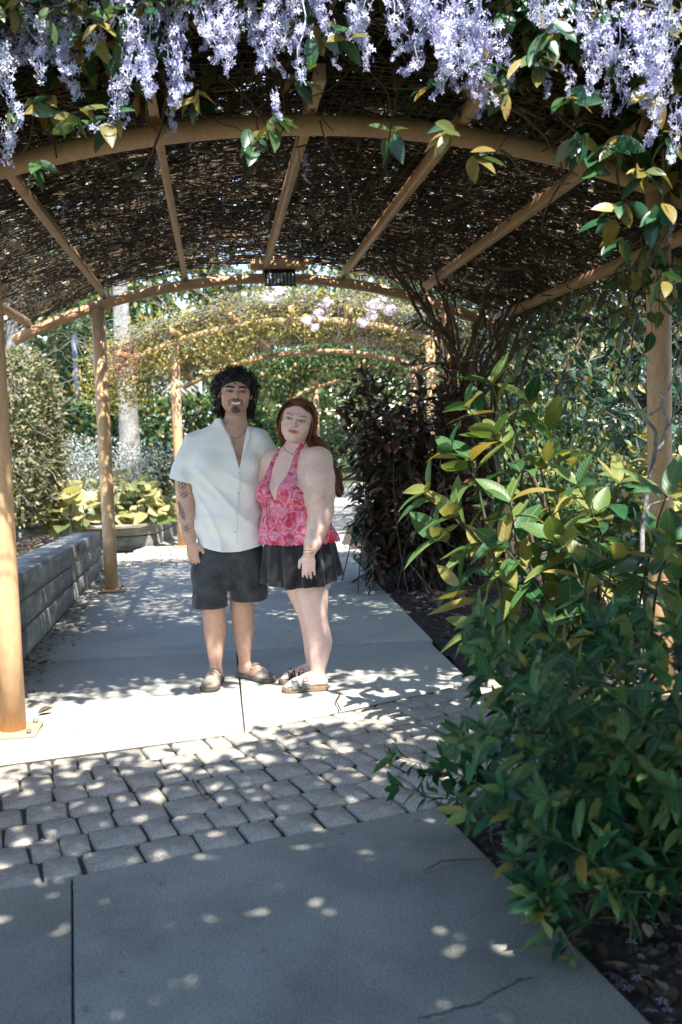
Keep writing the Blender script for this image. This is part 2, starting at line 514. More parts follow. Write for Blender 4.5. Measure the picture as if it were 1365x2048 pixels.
# ---- paver band: every stone its own piece
band = thing('paver_band', 'band of tumbled grey stone pavers laid across the footpath', 'pavers', (-0.5, 4.2, 0), kind='structure')
bed = MB()
xs = [-3.3, -1.0, 0.95]
bed.add([[-3.3, near_line(-3.3) - 0.02, -0.016], [1.1, near_line(1.1) - 0.02, -0.016], [1.1, far_line(1.1) + 0.02, -0.016], [-3.3, far_line(-3.3) + 0.02, -0.016]], [[0, 1, 2, 3]])
bed.build('joint_bed', grit_m, band)

def paver_mesh(w_, d_, g, k):
    """tumbled stone with rounded, uneven corners and a soft top"""
    n = 12
    th = np.arange(n) * 2 * math.pi / n + math.pi / n
    e = 0.24
    cx = np.sign(np.cos(th)) * np.abs(np.cos(th)) ** e * w_ / 2
    cy = np.sign(np.sin(th)) * np.abs(np.sin(th)) ** e * d_ / 2
    cx = cx + g.normal(size=n) * 0.0035; cy = cy + g.normal(size=n) * 0.0035
    def rg(sc_, z, jz=0.0): return np.c_[cx * sc_, cy * sc_, z + g.normal(size=n) * jz]
    v = np.vstack([rg(1.0, -0.05), rg(1.0, -0.014), rg(0.96, -0.004, 0.0012), rg(0.85, 0.003, 0.0014), [[0, 0, 0.005]]])
    q = []
    for kk in range(3):
        for i in range(n):
            j = (i + 1) % n
            q.append([kk * n + i, kk * n + j, kk * n + n + j, kk * n + n + i])
    t = [[3 * n + i, 3 * n + (i + 1) % n, 4 * n] for i in range(n)]
    return raw_mesh('paver', v, q, t, None, False, paver_m)

pg = np.random.default_rng(3)
variants = {}
for wi, w_ in enumerate((0.105, 0.135, 0.165, 0.20)):
    for k in range(5):
        variants[(wi, k)] = paver_mesh(w_ - 0.010, 0.178, pg, k)
widths = (0.105, 0.135, 0.165, 0.20)
bb = base_of(band)
ROWS = 7
for r_i in range(ROWS):
    t0 = (r_i + 0.5) / ROWS
    X = -2.1 + pg.random() * 0.1
    while X < 0.86:
        wi = int(pg.choice(4, p=[0.2, 0.35, 0.3, 0.15]))
        wv = widths[wi]
        sl = 0.4033 + (0.515 + 0.234 * (X + 0.6) - 0.4033) * t0
        cs = 1 / math.hypot(1, sl)
        xc = X + wv * cs / 2
        Y0, Y1 = near_line(xc), far_line(xc)
        yc = Y0 + (Y1 - Y0) * t0
        row_h = (Y1 - Y0) / ROWS * cs
        # the bed to the right begins past the path edge
        if yc < 0 or xc > 0.86: break
        o = bpy.data.objects.new('paver', variants[(wi, int(pg.integers(5)))])
        C.objects.link(o); o.parent = band
        o.location = (xc - bb.x, yc - bb.y, -0.002 + pg.normal() * 0.0022)
        o.rotation_euler = (pg.normal() * 0.012, pg.normal() * 0.012, math.atan(sl) + pg.normal() * 0.015)
        o.scale = (1, (row_h - 0.010) / 0.178 * (1 + pg.normal() * 0.012), 1)
        X += wv * cs
# far band: stones too small to pick apart
fb = MB()
for r_i in range(8):
    s0 = -1.95 - pg.random() * 0.1
    while s0 < 0.9:
        ww = pg.choice([0.125, 0.165, 0.205])
        c_ = sv(s0 + ww / 2, 6.52 + (r_i + 0.5) * 0.185)
        fb.bevbox((c_[0], c_[1], -0.02 + pg.normal() * 0.002), (ww - 0.012, 0.172, 0.05), 0.012, [[U1[0], U1[1], 0], [V1[0], V1[1], 0], [0, 0, 1]])
        s0 += ww
o = fb.build('far_pavers', paver_m, path); o['kind'] = 'stuff'
MB().add([sv(-2.2, 6.45, -0.02), sv(1.0, 6.45, -0.02), sv(1.0, 8.1, -0.02), sv(-2.2, 8.1, -0.02)], [[0, 1, 2, 3]]).build('joint_bed', grit_m, path)

# ---- right garden bed
def bedR(a, b):
    Y = 0.3 + b * 14.0
    x0 = np.where(Y < 3.7, redge(Y) + 0.012, np.where(Y < 5.9, np.interp(Y, [3.7, 4.4, 5.9], [0.37, 0.78, 0.78]), 0.0))
    pe = np.array([sv(SR + 0.02 * v_, v_)[:2] for v_ in np.linspace(0.4, 10, 40)])
    x0 = np.where(Y >= 5.6, np.interp(Y, pe[:, 1], pe[:, 0]) + 0.012, x0)
    X = x0 + (a ** 1.5) * 9.0
    z = -0.028 + 0.018 * vnoise(X, Y, 6.0, 1.0) + 0.05 * np.minimum(1, a * 3) + 0.01 * vnoise(X, Y, 17.0, 4.0)
    return np.stack([X, Y, z], 1)
sheet('garden_bed', bedR, 70, 160, soil_m, kind='structure')

# ---- left raised beds
ztop = lambda v_: 0.58 - 0.03 * (v_ - 1.4)
def bedA(a, b):
    s_ = -2.2 - a * 9.0; v_ = -3 + b * 9.5
    P = np.stack([MID1[0] + s_ * U1[0] + v_ * V1[0], MID1[1] + s_ * U1[1] + v_ * V1[1]], 1)
    z = ztop(v_) - 0.07 + 0.03 * vnoise(P[:, 0], P[:, 1], 4.0, 2.0) + 0.02 * a
    return np.c_[P, z]
sheet('raised_bed', bedA, 60, 60, litter_m, kind='structure')
def bedB(a, b):
    X = -2.62 - a * 16; Y = 13.0 + b * 30 - a * 2.0
    return np.stack([X + 0.05 * (Y - 13) * (1 - a), Y, 0.30 + 0.03 * vnoise(X, Y, 3.0, 5.0) + a * 0.25 + 0.008 * (Y - 13)], 1)
sheet('garden_slope', bedB, 50, 50, litter_m, kind='structure')

# ---- retaining walls of stacked sleepers
def wall_run(root, a, b, z0a, z0b, ncourse, cap_w, axis_out):
    """courses from a to b (xy), tops z0a..z0b, outward normal axis_out"""
    a = np.array(a, float); b = np.array(b, float); no = np.array(axis_out, float)
    L_ = np.linalg.norm(b - a); e = (b - a) / L_
    nseg = max(1, int(round(L_ / 2.4)))
    for k in range(nseg):
        t0, t1 = k / nseg, (k + 1) / nseg
        for c in range(ncourse):
            f0, f1 = c / ncourse, (c + 1) / ncourse
            m = MB()
            vv = []
            for t_, gap in ((t0, 0.002), (t1, -0.002)):
                zt = z0a + (z0b - z0a) * t_
                p = a + e * (L_ * t_ + gap)
                zb_, zt_ = zt * f0 - (0.05 if c == 0 else 0) + 0.010, zt * f1 - (0.009 if c < ncourse - 1 else 0.0)
                d = 0.0 + rng.normal() * 0.002
                for (o_, zz) in ((0.0 + d - 0.006, zb_), (0.0 + d, zb_ + 0.008), (d, zt_ - 0.008), (d - 0.006, zt_), (-cap_w, zt_), (-cap_w, zb_)):
                    vv.append([p[0] + no[0] * o_, p[1] + no[1] * o_, zz])
            n = 6
            q = [[i, (i + 1) % n, n + (i + 1) % n, n + i] for i in range(n)]
            q += [[0, 5, 2, 1], [5, 4, 3, 2], [n, n + 1, n + 2, n + 5], [n + 5, n + 2, n + 3, n + 4]]
            m.add(vv, q).build('sleeper', sleeper_m, root)
    # dark gap backing
    m = MB()
    vv = []
    for t_ in (0, 1):
        p = a + (b - a) * t_ + no * -0.018
        zt = z0a + (z0b - z0a) * t_
        vv += [[p[0], p[1], -0.05], [p[0], p[1], zt - 0.02]]
    m.add(vv, [[0, 1, 3, 2]]).build('backing', black_m, root)

wa, wb = sv(-1.965, -2.6), sv(-1.965, 6.45)
rw = thing('retaining_wall', 'long low retaining wall of weathered grey sleepers beside the footpath', 'wall', (wa[0], wa[1], 0))
wall_run(rw, wa[:2], wb[:2], ztop(-2.6), ztop(6.45), 3, 0.30, U1)
wc, wd = (-4.6, 11.9), (-2.56, 13.55)
rw2 = thing('retaining_wall', 'short low sleeper wall turning a corner behind the second tan post', 'wall', (-2.56, 13.55, 0))
wall_run(rw2, (-4.6, 12.2), (-2.56, 13.55), 0.36, 0.31, 2, 0.28, unit(np.array([1.35, -2.04])))
wall_run(rw2, (-2.56, 13.56), (-2.40, 19.0), 0.31, 0.36, 2, 0.28, unit(np.array([5.4, -0.16])))

# ------------------------------------------------------------------ pergolas
ARC_R, ARC_Z, HALF, POST_S, TUBE = 5.4, 2.95, 2.37, 1.685, 0.050
arcz = lambda s_: ARC_Z - (ARC_R - np.sqrt(ARC_R ** 2 - (np.asarray(s_, float) + 0.1) ** 2))
PURL = [-2.3, -1.6, -0.85, -0.1, 0.65, 1.4, 2.15]

class Perg:
    def __init__(p, mid, ang, length):
        p.mid = np.array(mid, float); p.len = length
        p.u = np.array([math.cos(ang), math.sin(ang)]); p.v = np.array([-math.sin(ang), math.cos(ang)])
    def pt(p, s_, v_, dz=0.0):
        s_ = np.asarray(s_, float); v_ = np.asarray(v_, float)
        x = p.mid[0] + s_ * p.u[0] + v_ * p.v[0]; y = p.mid[1] + s_ * p.u[1] + v_ * p.v[1]
        z = arcz(np.clip(s_, -3.4, 3.4)) + dz
        return np.stack(np.broadcast_arrays(x, y, z), -1)

def build_pergola(pg_, label, v0=-0.45, v1=None, mesh=True, group='tan pergolas over the footpath', posts=None):
    L_ = pg_.len
    v1 = L_ + 0.1 if v1 is None else v1
    root = thing('pergola', label, 'pergola', (pg_.mid[0], pg_.mid[1], 0), group)
    ss = np.linspace(-HALF - 0.1, HALF - 0.1, 41)
    for av in (0.0, L_):
        MB().tube(pg_.pt(ss, av), TUBE, 14).build('arch', tan_m, root, True)
        for sg in (-1, 1):
            if posts is not None and (av > 0, sg) not in posts: continue
            b = pg_.pt(sg * POST_S, av); zt = float(arcz(sg * POST_S)) - 0.03
            m = MB().tube([[b[0], b[1], 0.012], [b[0], b[1], 0.5], [b[0], b[1], 1.6], [b[0], b[1], zt]], 0.0635, 20)
            po = m.build('post', tan_m, root, True)
            ax = [[pg_.u[0], pg_.u[1], 0], [pg_.v[0], pg_.v[1], 0], [0, 0, 1]]
            bp_ = MB().bevbox((b[0], b[1], 0.016), (0.25, 0.25, 0.016), 0.004, ax).build('base_plate', plate_m, po)
            for i in (-1, 1):
                for j in (-1, 1):
                    c = b[:2] + pg_.u * 0.092 * i + pg_.v * 0.092 * j
                    MB().tube([[c[0], c[1], 0.024], [c[0], c[1], 0.042]], 0.013, 6).build('bolt', steel_m, po)
    for s_ in PURL:
        sn_ = (s_ + 0.1) / ARC_R
        ax_n = np.array([sn_ * pg_.u[0], sn_ * pg_.u[1], math.sqrt(1 - sn_ ** 2)])
        vv3 = np.array([pg_.v[0], pg_.v[1], 0.0])
        sd = np.cross(vv3, ax_n)
        c = pg_.pt(s_, (v0 + v1) / 2) + ax_n * (TUBE + 0.043)
        MB().bevbox(c, (0.048, v1 - v0, 0.082), 0.004, [sd, vv3, ax_n]).build('purlin', tan_m, root)
    if mesh:
        m = MB()
        hh = TUBE + 0.09
        for s_ in np.arange(-2.42, 2.43, 0.058):
            m.tube(pg_.pt(s_ + rng.normal(size=6) * 0.006, np.linspace(v0, v1, 6), hh + rng.normal(size=6) * 0.006), 0.0027, 3, False)
        for v_ in np.arange(v0, v1, 0.058):
            s2 = np.linspace(-2.42, 2.42, 15)
            m.tube(pg_.pt(s2, v_ + rng.normal(size=15) * 0.005, hh + 0.004 + rng.normal(size=15) * 0.006), 0.0027, 3, False)
        m.build('wire_mesh', wire_m, root)
    return root

A7 = math.atan2(U1[1], U1[0])
PG1 = Perg(MID1, A7, 4.70)
pergola1 = build_pergola(PG1, 'tan tube-arched pergola with seven rafters standing over the couple', posts={(False, -1), (False, 1), (True, -1), (True, 1)})
PG2 = Perg((-0.45, 13.2), R_(-1.75), 4.9)
pergola2 = build_pergola(PG2, 'tan pergola behind the couple, hung with small yellow-green leaves and pink blossom')
PG3 = Perg((0.05, 22.0), R_(-14), 4.2)
pergola3 = build_pergola(PG3, 'farthest tan pergola, smothered in dark green creeper', mesh=False)
PG0 = Perg((0.62, 2.30), A7 + R_(8.5), -4.8)
pergola0 = build_pergola(PG0, 'tan pergola over the near footpath, seen only by its hanging vine edge', v0=-4.9, v1=0.35, mesh=False)

# ---- bulkhead lamp under the second arch
lp = at(560, 555, 9.50)
lamp = thing('bulkhead_lamp', 'black ribbed lamp under a tan board at the crown of the second arch', 'lamp', lp)
A3 = [[U1[0], U1[1], 0], [V1[0], V1[1], 0], [0, 0, 1]]
lv = np.array(lp)
v3 = np.array([V1[0], V1[1], 0.0]); u3 = np.array([U1[0], U1[1], 0.0]); z3 = np.array([0, 0, 1.0])
# curved tan cover
m = MB()
n_ = 13
vv = []
for i in range(n_):
    t = i / (n_ - 1) * 2 - 1
    e_ = 0.065 * (1 - 0.35 * abs(t) ** 6)
    for dy, dz in ((-0.06, -e_), (-0.06, e_ * 0.7), (0.06, e_ * 0.7), (0.06, -e_)):
        vv.append(lv + u3 * t * 0.27 + v3 * dy + z3 * (0.145 + dz - 0.02 * t * t))
q = []
for i in range(n_ - 1):
    for j in range(4):
        q.append([i * 4 + j, i * 4 + (j + 1) % 4, i * 4 + 4 + (j + 1) % 4, i * 4 + 4 + j])
q += [[3, 2, 1, 0], [(n_ - 1) * 4 + k for k in range(4)]]
m.add(vv, q).build('cover_board', tan_m, lamp)
MB().bevbox(lv + v3 * 0.02 + z3 * 0.055, (0.30, 0.10, 0.035), 0.008, A3).build('housing', black_m, lamp)
MB().bevbox(lv - z3 * 0.015, (0.265, 0.085, 0.11), 0.015, A3).build('glass_lens', glass_m, lamp)
for i in range(9):
    x_ = (i - 4) * 0.0335
    MB().box(lv + u3 * x_ - v3 * 0.05 - z3 * 0.015, (0.012, 0.012, 0.13), A3).build('grille_bar', black_m, lamp)
MB().box(lv - v3 * 0.05 - z3 * 0.078, (0.30, 0.016, 0.014), A3).build('grille_rail', black_m, lamp)

# ---- shed, lattice gate and pole behind the hedge
sh = thing('garden_shed', 'dark timber shed with a green sheet roof behind the low hedge', 'shed', (-6.2, 31.0, 0.3))
MB().box((-6.4, 31.5, 1.9), (3.2, 2.0, 3.0)).build('wall', shed_m, sh)
m = MB()
m.add([[-8.3, 30.2, 3.55], [-4.5, 30.2, 3.55], [-4.5, 32.8, 3.95], [-8.3, 32.8, 3.95], [-8.3, 30.2, 3.63], [-4.5, 30.2, 3.63], [-4.5, 32.8, 4.03], [-8.3, 32.8, 4.03]],
      [[0, 1, 2, 3], [7, 6, 5, 4], [0, 4, 5, 1], [1, 5, 6, 2], [2, 6, 7, 3], [3, 7, 4, 0]]).build('roof', teal_m, sh)
for i in range(9):
    MB().box((-7.75 + i * 0.36, 30.46, 1.9), (0.33, 0.05, 2.9)).build('board', shed_m, sh)
gt = thing('lattice_screen', 'pale screen of diagonal laths standing behind the hedge', 'screen', (-3.9, 26.0, 0.4))
gx0, gx1, gz0, gz1 = -4.75, -3.55, 1.35, 2.95
for x_ in (gx0, (gx0 + gx1) / 2, gx1):
    MB().box((x_, 26.0, 1.7), (0.09, 0.07, 2.7)).build('upright', lath_m, gt)
for side, sx in ((gx0, 1), ((gx0 + gx1) / 2, -1)):
    W_ = (gx1 - gx0) / 2 - 0.09
    for i in range(-6, 14):
        # lath of slope 1 clipped to its bay
        pts = []
        za = gz0 + i * 0.16
        x0_, z0_ = 0.0, za
        x1_, z1_ = W_, za + W_
        if z0_ < gz0: x0_ += gz0 - z0_; z0_ = gz0
        if z1_ > gz1: x1_ -= z1_ - gz1; z1_ = gz1
        if x1_ - x0_ < 0.08: continue
        bx_ = side + 0.045
        f = (lambda x: bx_ + x) if sx > 0 else (lambda x: bx_ + W_ - x)
        d = np.array([f(x1_) - f(x0_), 0, z1_ - z0_]); l_ = np.linalg.norm(d); d /= l_
        MB().box(((f(x0_) + f(x1_)) / 2, 25.96, (z0_ + z1_) / 2), (l_, 0.03, 0.07), [d, [0, 1, 0], np.cross(d, [0, 1, 0])]).build('lath', lath_m, gt)
pb, pt_ = at(155, 800, 20.0), at(147, 655, 20.0)
po = MB().tube([[pb.x, pb.y, 0.3], [pb.x, pb.y, 1.8], [pt_.x - 0.0, pt_.y, 3.6]], 0.055, 10).build('steel_pole', pole_m, None, True, (pb.x, pb.y, 0.3))
tag(po, 'slim blue-grey steel pole rising behind the low hedge', 'pole')
# ================================================================== VEGETATION
vine_leaf = leafmat('vine_leaf', [(0.0, (0.012, 0.06, 0.03)), (0.45, (0.035, 0.10, 0.035)), (0.7, (0.10, 0.11, 0.025)), (0.9, (0.22, 0.15, 0.035)), (1.0, (0.32, 0.26, 0.09))], 0.32, 0.30)
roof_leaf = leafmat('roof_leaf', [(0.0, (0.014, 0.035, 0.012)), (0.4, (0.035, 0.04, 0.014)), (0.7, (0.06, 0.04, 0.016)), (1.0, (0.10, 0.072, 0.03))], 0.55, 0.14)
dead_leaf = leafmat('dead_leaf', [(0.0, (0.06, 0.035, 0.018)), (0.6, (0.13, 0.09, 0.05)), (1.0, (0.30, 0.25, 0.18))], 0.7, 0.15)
bigshrub_leaf = leafmat('broad_shrub_leaf', [(0.0, (0.015, 0.08, 0.035)), (0.3, (0.05, 0.13, 0.04)), (0.6, (0.13, 0.18, 0.045)), (0.85, (0.24, 0.23, 0.06)), (1.0, (0.30, 0.22, 0.06))], 0.42, 0.38, 0.4)
lowshrub_leaf = leafmat('low_shrub_leaf', [(0.0, (0.006, 0.035, 0.016)), (0.3, (0.016, 0.075, 0.030)), (0.65, (0.045, 0.13, 0.045)), (0.93, (0.12, 0.18, 0.05)), (1.0, (0.20, 0.15, 0.035))], 0.5, 0.28, 0.3)
dark_leaf = leafmat('burgundy_leaf', [(0.0, (0.018, 0.030, 0.014)), (0.35, (0.042, 0.036, 0.018)), (0.75, (0.085, 0.042, 0.028)), (1.0, (0.16, 0.075, 0.048))], 0.42, 0.2, tint=(1.3, 0.6, 0.5))
hedge_leaf = leafmat('hedge_leaf', [(0.0, (0.012, 0.055, 0.022)), (0.45, (0.04, 0.10, 0.032)), (0.8, (0.11, 0.14, 0.04)), (1.0, (0.25, 0.21, 0.06))], 0.35, 0.35)
clip_leaf = leafmat('clipped_leaf', [(0.0, (0.035, 0.06, 0.025)), (0.35, (0.09, 0.105, 0.04)), (0.7, (0.17, 0.15, 0.06)), (1.0, (0.28, 0.23, 0.13))], 0.5, 0.25)
silver_leaf = leafmat('silver_leaf', [(0.0, (0.12, 0.16, 0.13)), (0.5, (0.32, 0.36, 0.33)), (1.0, (0.60, 0.62, 0.60))], 0.6, 0.25, tint=(1, 1, 0.9))
lime_leaf = leafmat('lime_leaf', [(0.0, (0.14, 0.17, 0.05)), (0.4, (0.32, 0.30, 0.10)), (1.0, (0.50, 0.45, 0.20))], 0.4, 0.4)
fern_leaf = leafmat('small_creeper_leaf', [(0.0, (0.06, 0.11, 0.03)), (0.4, (0.20, 0.20, 0.05)), (0.75, (0.36, 0.28, 0.08)), (1.0, (0.46, 0.36, 0.12))], 0.45, 0.4)
tree_leaf = leafmat('tree_leaf', [(0.0, (0.012, 0.045, 0.025)), (0.5, (0.04, 0.09, 0.035)), (0.85, (0.13, 0.13, 0.035)), (1.0, (0.24, 0.20, 0.06))], 0.4, 0.3)
sun_leaf = leafmat('sunny_tree_leaf', [(0.0, (0.02, 0.06, 0.022)), (0.5, (0.065, 0.11, 0.038)), (0.85, (0.16, 0.16, 0.055)), (1.0, (0.28, 0.24, 0.09))], 0.42, 0.4)
conifer_leaf = leafmat('conifer_needle', [(0.0, (0.006, 0.018, 0.014)), (0.6, (0.012, 0.035, 0.026)), (1.0, (0.03, 0.06, 0.04))], 0.5, 0.1)
sage_leaf = leafmat('sage_leaf', [(0.0, (0.07, 0.11, 0.08)), (0.5, (0.16, 0.21, 0.16)), (1.0, (0.33, 0.36, 0.28))], 0.5, 0.3)
petal = leafmat('lilac_petal', [(0.0, (0.32, 0.29, 0.54)), (0.28, (0.48, 0.47, 0.67)), (0.65, (0.62, 0.63, 0.76)), (1.0, (0.75, 0.77, 0.82))], 0.5, 0.3, 0.3, (1, 1, 1.05))
pinkpetal = leafmat('pink_petal', [(0.0, (0.72, 0.52, 0.62)), (0.5, (0.80, 0.70, 0.76)), (1.0, (0.84, 0.81, 0.82))], 0.5, 0.3, 0.3, (1, 1, 1))
vine_bark = surf('vine_bark', [(0.25, (0.045, 0.030, 0.018)), (0.55, (0.10, 0.07, 0.042)), (0.8, (0.17, 0.125, 0.08))], 14.0, 0.85, 0.5, 60.0, stretch=(1, 1, 0.3))
pale_bark = surf('pale_bark', [(0.3, (0.09, 0.082, 0.07)), (0.5, (0.24, 0.23, 0.21)), (0.75, (0.40, 0.385, 0.36))], 6.0, 0.85, 0.6, 40.0, detail=10.0, fine=(0.5, 25.0), bdist=0.02)
roof_bark = surf('roof_bark', [(0.25, (0.018, 0.012, 0.007)), (0.55, (0.045, 0.031, 0.018)), (0.85, (0.10, 0.072, 0.045))], 9.0, 0.9, 0.5, 60.0)
twig_m = surf('grey_twig', [(0.3, (0.11, 0.10, 0.085)), (0.7, (0.26, 0.24, 0.21))], 20.0, 0.85, 0.3, 60.0)
greenstem = surf('green_stem', [(0.3, (0.025, 0.045, 0.02)), (0.7, (0.07, 0.08, 0.03))], 20.0, 0.6, 0.2, 60.0)
darkbark = surf('dark_bark', [(0.3, (0.025, 0.02, 0.016)), (0.7, (0.07, 0.058, 0.048))], 8.0, 0.9, 0.6, 40.0, bdist=0.02)

vine_leafV = leafmat('vine_leaf_single', [(0.0, (0.012, 0.06, 0.03)), (0.45, (0.035, 0.10, 0.035)), (0.7, (0.10, 0.11, 0.025)), (0.9, (0.22, 0.15, 0.035)), (1.0, (0.32, 0.26, 0.09))], 0.32, 0.30, veins=True)
bigshrub_leafV = leafmat('broad_shrub_leaf_single', [(0.0, (0.015, 0.08, 0.035)), (0.3, (0.05, 0.13, 0.04)), (0.6, (0.13, 0.18, 0.045)), (0.85, (0.24, 0.23, 0.06)), (1.0, (0.30, 0.22, 0.06))], 0.42, 0.38, 0.4, veins=True)
lime_leafV = leafmat('lime_leaf_single', [(0.0, (0.07, 0.11, 0.035)), (0.35, (0.22, 0.23, 0.08)), (0.7, (0.38, 0.35, 0.15)), (1.0, (0.55, 0.50, 0.28))], 0.4, 0.4, veins=True)
lowshrub_leafV = leafmat('low_shrub_leaf_single', [(0.0, (0.006, 0.035, 0.016)), (0.3, (0.016, 0.075, 0.030)), (0.65, (0.045, 0.13, 0.045)), (0.93, (0.12, 0.18, 0.05)), (1.0, (0.20, 0.15, 0.035))], 0.5, 0.28, 0.3, veins=True)

fringe_leaf = leafmat('fringe_leaf', [(0.0, (0.015, 0.07, 0.035)), (0.4, (0.045, 0.12, 0.045)), (0.68, (0.13, 0.14, 0.035)), (0.9, (0.27, 0.20, 0.05)), (1.0, (0.36, 0.30, 0.11))], 0.36, 0.34)

def scat(name, T, pos, dirv, up, size, mat, parent, kind='stuff', smooth=False, r=None):
    m = MB()
    m.instances(T[0], T[1], pos, dirv, up, size, rng.random(len(pos)) if r is None else r)
    o = m.build(name, mat, parent, smooth)
    if kind: o['kind'] = kind
    return o

# ---- roof cover of a pergola: stems, dead leaves, leaves
def roof_cover(pg_, root, n_stem, n_leaf, v0, v1, leaf=roof_leaf, size=(0.08, 0.15), dens=None, hmin=0.14, hmax=0.42, smax=2.55, dead=900, T=LEAF_M, stem_r=(0.0025, 0.010), bark=vine_bark, lift=0.0):
    m = MB()
    for _ in range(n_stem):
        s0 = rng.uniform(-smax, smax); va = rng.uniform(v0, v1)
        a = rng.uniform(0, 2 * math.pi)
        L_ = rng.uniform(0.35, 1.3); k = 7
        da = np.cumsum(rng.normal(size=k) * 0.35) + a
        ss = s0 + np.cumsum(np.cos(da)) * L_ / k; vv_ = va + np.cumsum(np.sin(da)) * L_ / k
        ss = np.clip(ss, -2.7, 2.7); vv_ = np.clip(vv_, min(v0, v1) - 0.3, max(v0, v1) + 0.1)
        h = hmin + 0.02 + rng.random() * 0.10 + np.cumsum(rng.normal(size=k) * 0.014)
        rr = rng.uniform(*stem_r) * (0.4 + 0.6 * rng.random())
        m.tube(pg_.pt(ss, vv_, h), rr, 3 if rr < 0.006 else 5, False, rng.random())
    o = m.build('stems', bark, root); o['kind'] = 'stuff'
    s_ = rng.uniform(-smax, smax, n_leaf * 3); v_ = rng.uniform(v0, v1, n_leaf * 3)
    keep = np.ones(len(s_), bool) if dens is None else rng.random(len(s_)) < dens(s_, v_)
    s_, v_ = s_[keep][:n_leaf], v_[keep][:n_leaf]
    n = len(s_)
    P = pg_.pt(s_, v_, hmin + 0.03 + lift + (hmax - hmin - lift) * rng.random(n) ** 0.9)
    d = rdir(n); d[:, 2] *= 0.45
    up = rdir(n) * 0.8 + np.array([0, 0, 1.0])
    scat('leaves', T, P, d, up, rng.uniform(*size, n), leaf, root)
    if dead:
        s_ = rng.uniform(-smax, smax, dead); v_ = rng.uniform(v0, v1, dead)
        P = pg_.pt(s_, v_, hmin - 0.01 + 0.08 * rng.random(dead))
        d = rdir(dead); d[:, 2] *= 0.4
        scat('dead_leaves', LEAF_M, P, d, rdir(dead) + np.array([0, 0, 0.8]), rng.uniform(0.05, 0.12, dead), dead_leaf, root)

# ---- star flowers
def star(n_pet=5, L_=0.0205, w_=0.0072):
    v, q = [], []
    for k in range(n_pet):
        a = k * 2 * math.pi / n_pet
        c, s_ = math.cos(a), math.sin(a)
        b = len(v)
        for (x, y, z) in ((0, 0.001, 0), (w_ / 2, L_ * 0.55, 0.003), (0, L_, 0.0), (-w_ / 2, L_ * 0.55, 0.003)):
            v.append([x * c - y * s_, x * s_ + y * c, z])
        q.append([b, b + 1, b + 2, b + 3])
    return np.array(v), np.array(q)
STAR = star()

def raceme_mesh(g, length=0.28, n=46):
    m = MB()
    ax = np.array([[g.normal() * 0.012 * t * 3, g.normal() * 0.012 * t * 3, -length * t] for t in np.linspace(0, 1, 6)])
    m.tube(ax, np.linspace(0.0026, 0.0012, 6), 3, False, 0.9)
    t = np.sort(g.random(n)) ** 0.9
    a = g.random(n) * 2 * math.pi
    rad = 0.048 * (1 - 0.62 * t) * (0.5 + 0.5 * g.random(n))
    P = np.stack([np.cos(a) * rad, np.sin(a) * rad, -length * t], 1) + np.stack([np.interp(t, np.linspace(0, 1, 6), ax[:, 0]), np.interp(t, np.linspace(0, 1, 6), ax[:, 1]), 0 * t], 1)
    out = unit(np.stack([np.cos(a), np.sin(a), 0.25 * g.normal(size=n) - 0.1], 1) + 0.35 * g.normal(size=(n, 3)))
    m.instances(STAR[0], STAR[1], P, unit(np.cross(out, g.normal(size=(n, 3)))), out, g.uniform(0.75, 1.15, n) * (1.1 - 0.35 * t), np.clip(1.0 - 0.75 * t + 0.2 * g.normal(size=n), 0, 0.999))
    return m.mesh('flower_spray', petal)
fg = np.random.default_rng(8)
RAC = [raceme_mesh(fg, fg.uniform(0.24, 0.34), int(fg.integers(42, 60))) for _ in range(7)]

# ================= front vine with lilac racemes
vine = thing('flowering_vine', 'lilac-flowered leafy vine draped along the front edge of the pergola roof', 'vine', PG1.pt(1.9, 0.0) * [1, 1, 0], group=None)
def clumpy(s_, v_):
    return np.clip(0.55 + 1.1 * vnoise(s_, v_, 1.9, 3.0) * 0.6 + 0.7 * vnoise(s_, v_, 4.1, 1.0) * 0.6, 0.18, 1.0)
roof_dens = lambda s_, v_: np.where(v_ < 0.3, 1.0, clumpy(s_, v_)) * (np.where(v_ < -0.95, 0.35, 1.0)) * np.clip(np.where(v_ < 0.3, 0.6, 0.12) + 0.70 + 0.20 * s_ + 0.25 * np.sin(2.3 * s_ + 1.7 * v_) * np.cos(1.9 * v_ - s_) - 0.10 * v_, 0.10, 1)
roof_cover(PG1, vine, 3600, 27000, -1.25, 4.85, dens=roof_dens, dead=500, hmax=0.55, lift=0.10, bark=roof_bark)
# thick old stems lying on the mesh
gO = np.random.default_rng(61)
for _ in range(46):
    s0 = gO.uniform(-2.4, 2.4) if gO.random() < 0.5 else gO.uniform(0.3, 2.4)
    a = gO.uniform(0, 6.28); k = 16; L_ = gO.uniform(1.0, 3.2)
    da = a + np.cumsum(gO.normal(size=k) * 0.28)
    ss = np.clip(s0 + np.cumsum(np.cos(da)) * L_ / k, -2.5, 2.5); vv_ = np.clip(gO.uniform(0, 4.7) + np.cumsum(np.sin(da)) * L_ / k, -0.5, 4.8)
    c = PG1.pt(ss, vv_, 0.155 + 0.03 * gO.random(k) + gO.uniform(-0.04, 0.05))
    MB().tube(c, np.linspace(1, 0.6, k) * gO.uniform(0.008, 0.022), 7, False).build('old_stem', vine_bark, vine, True)
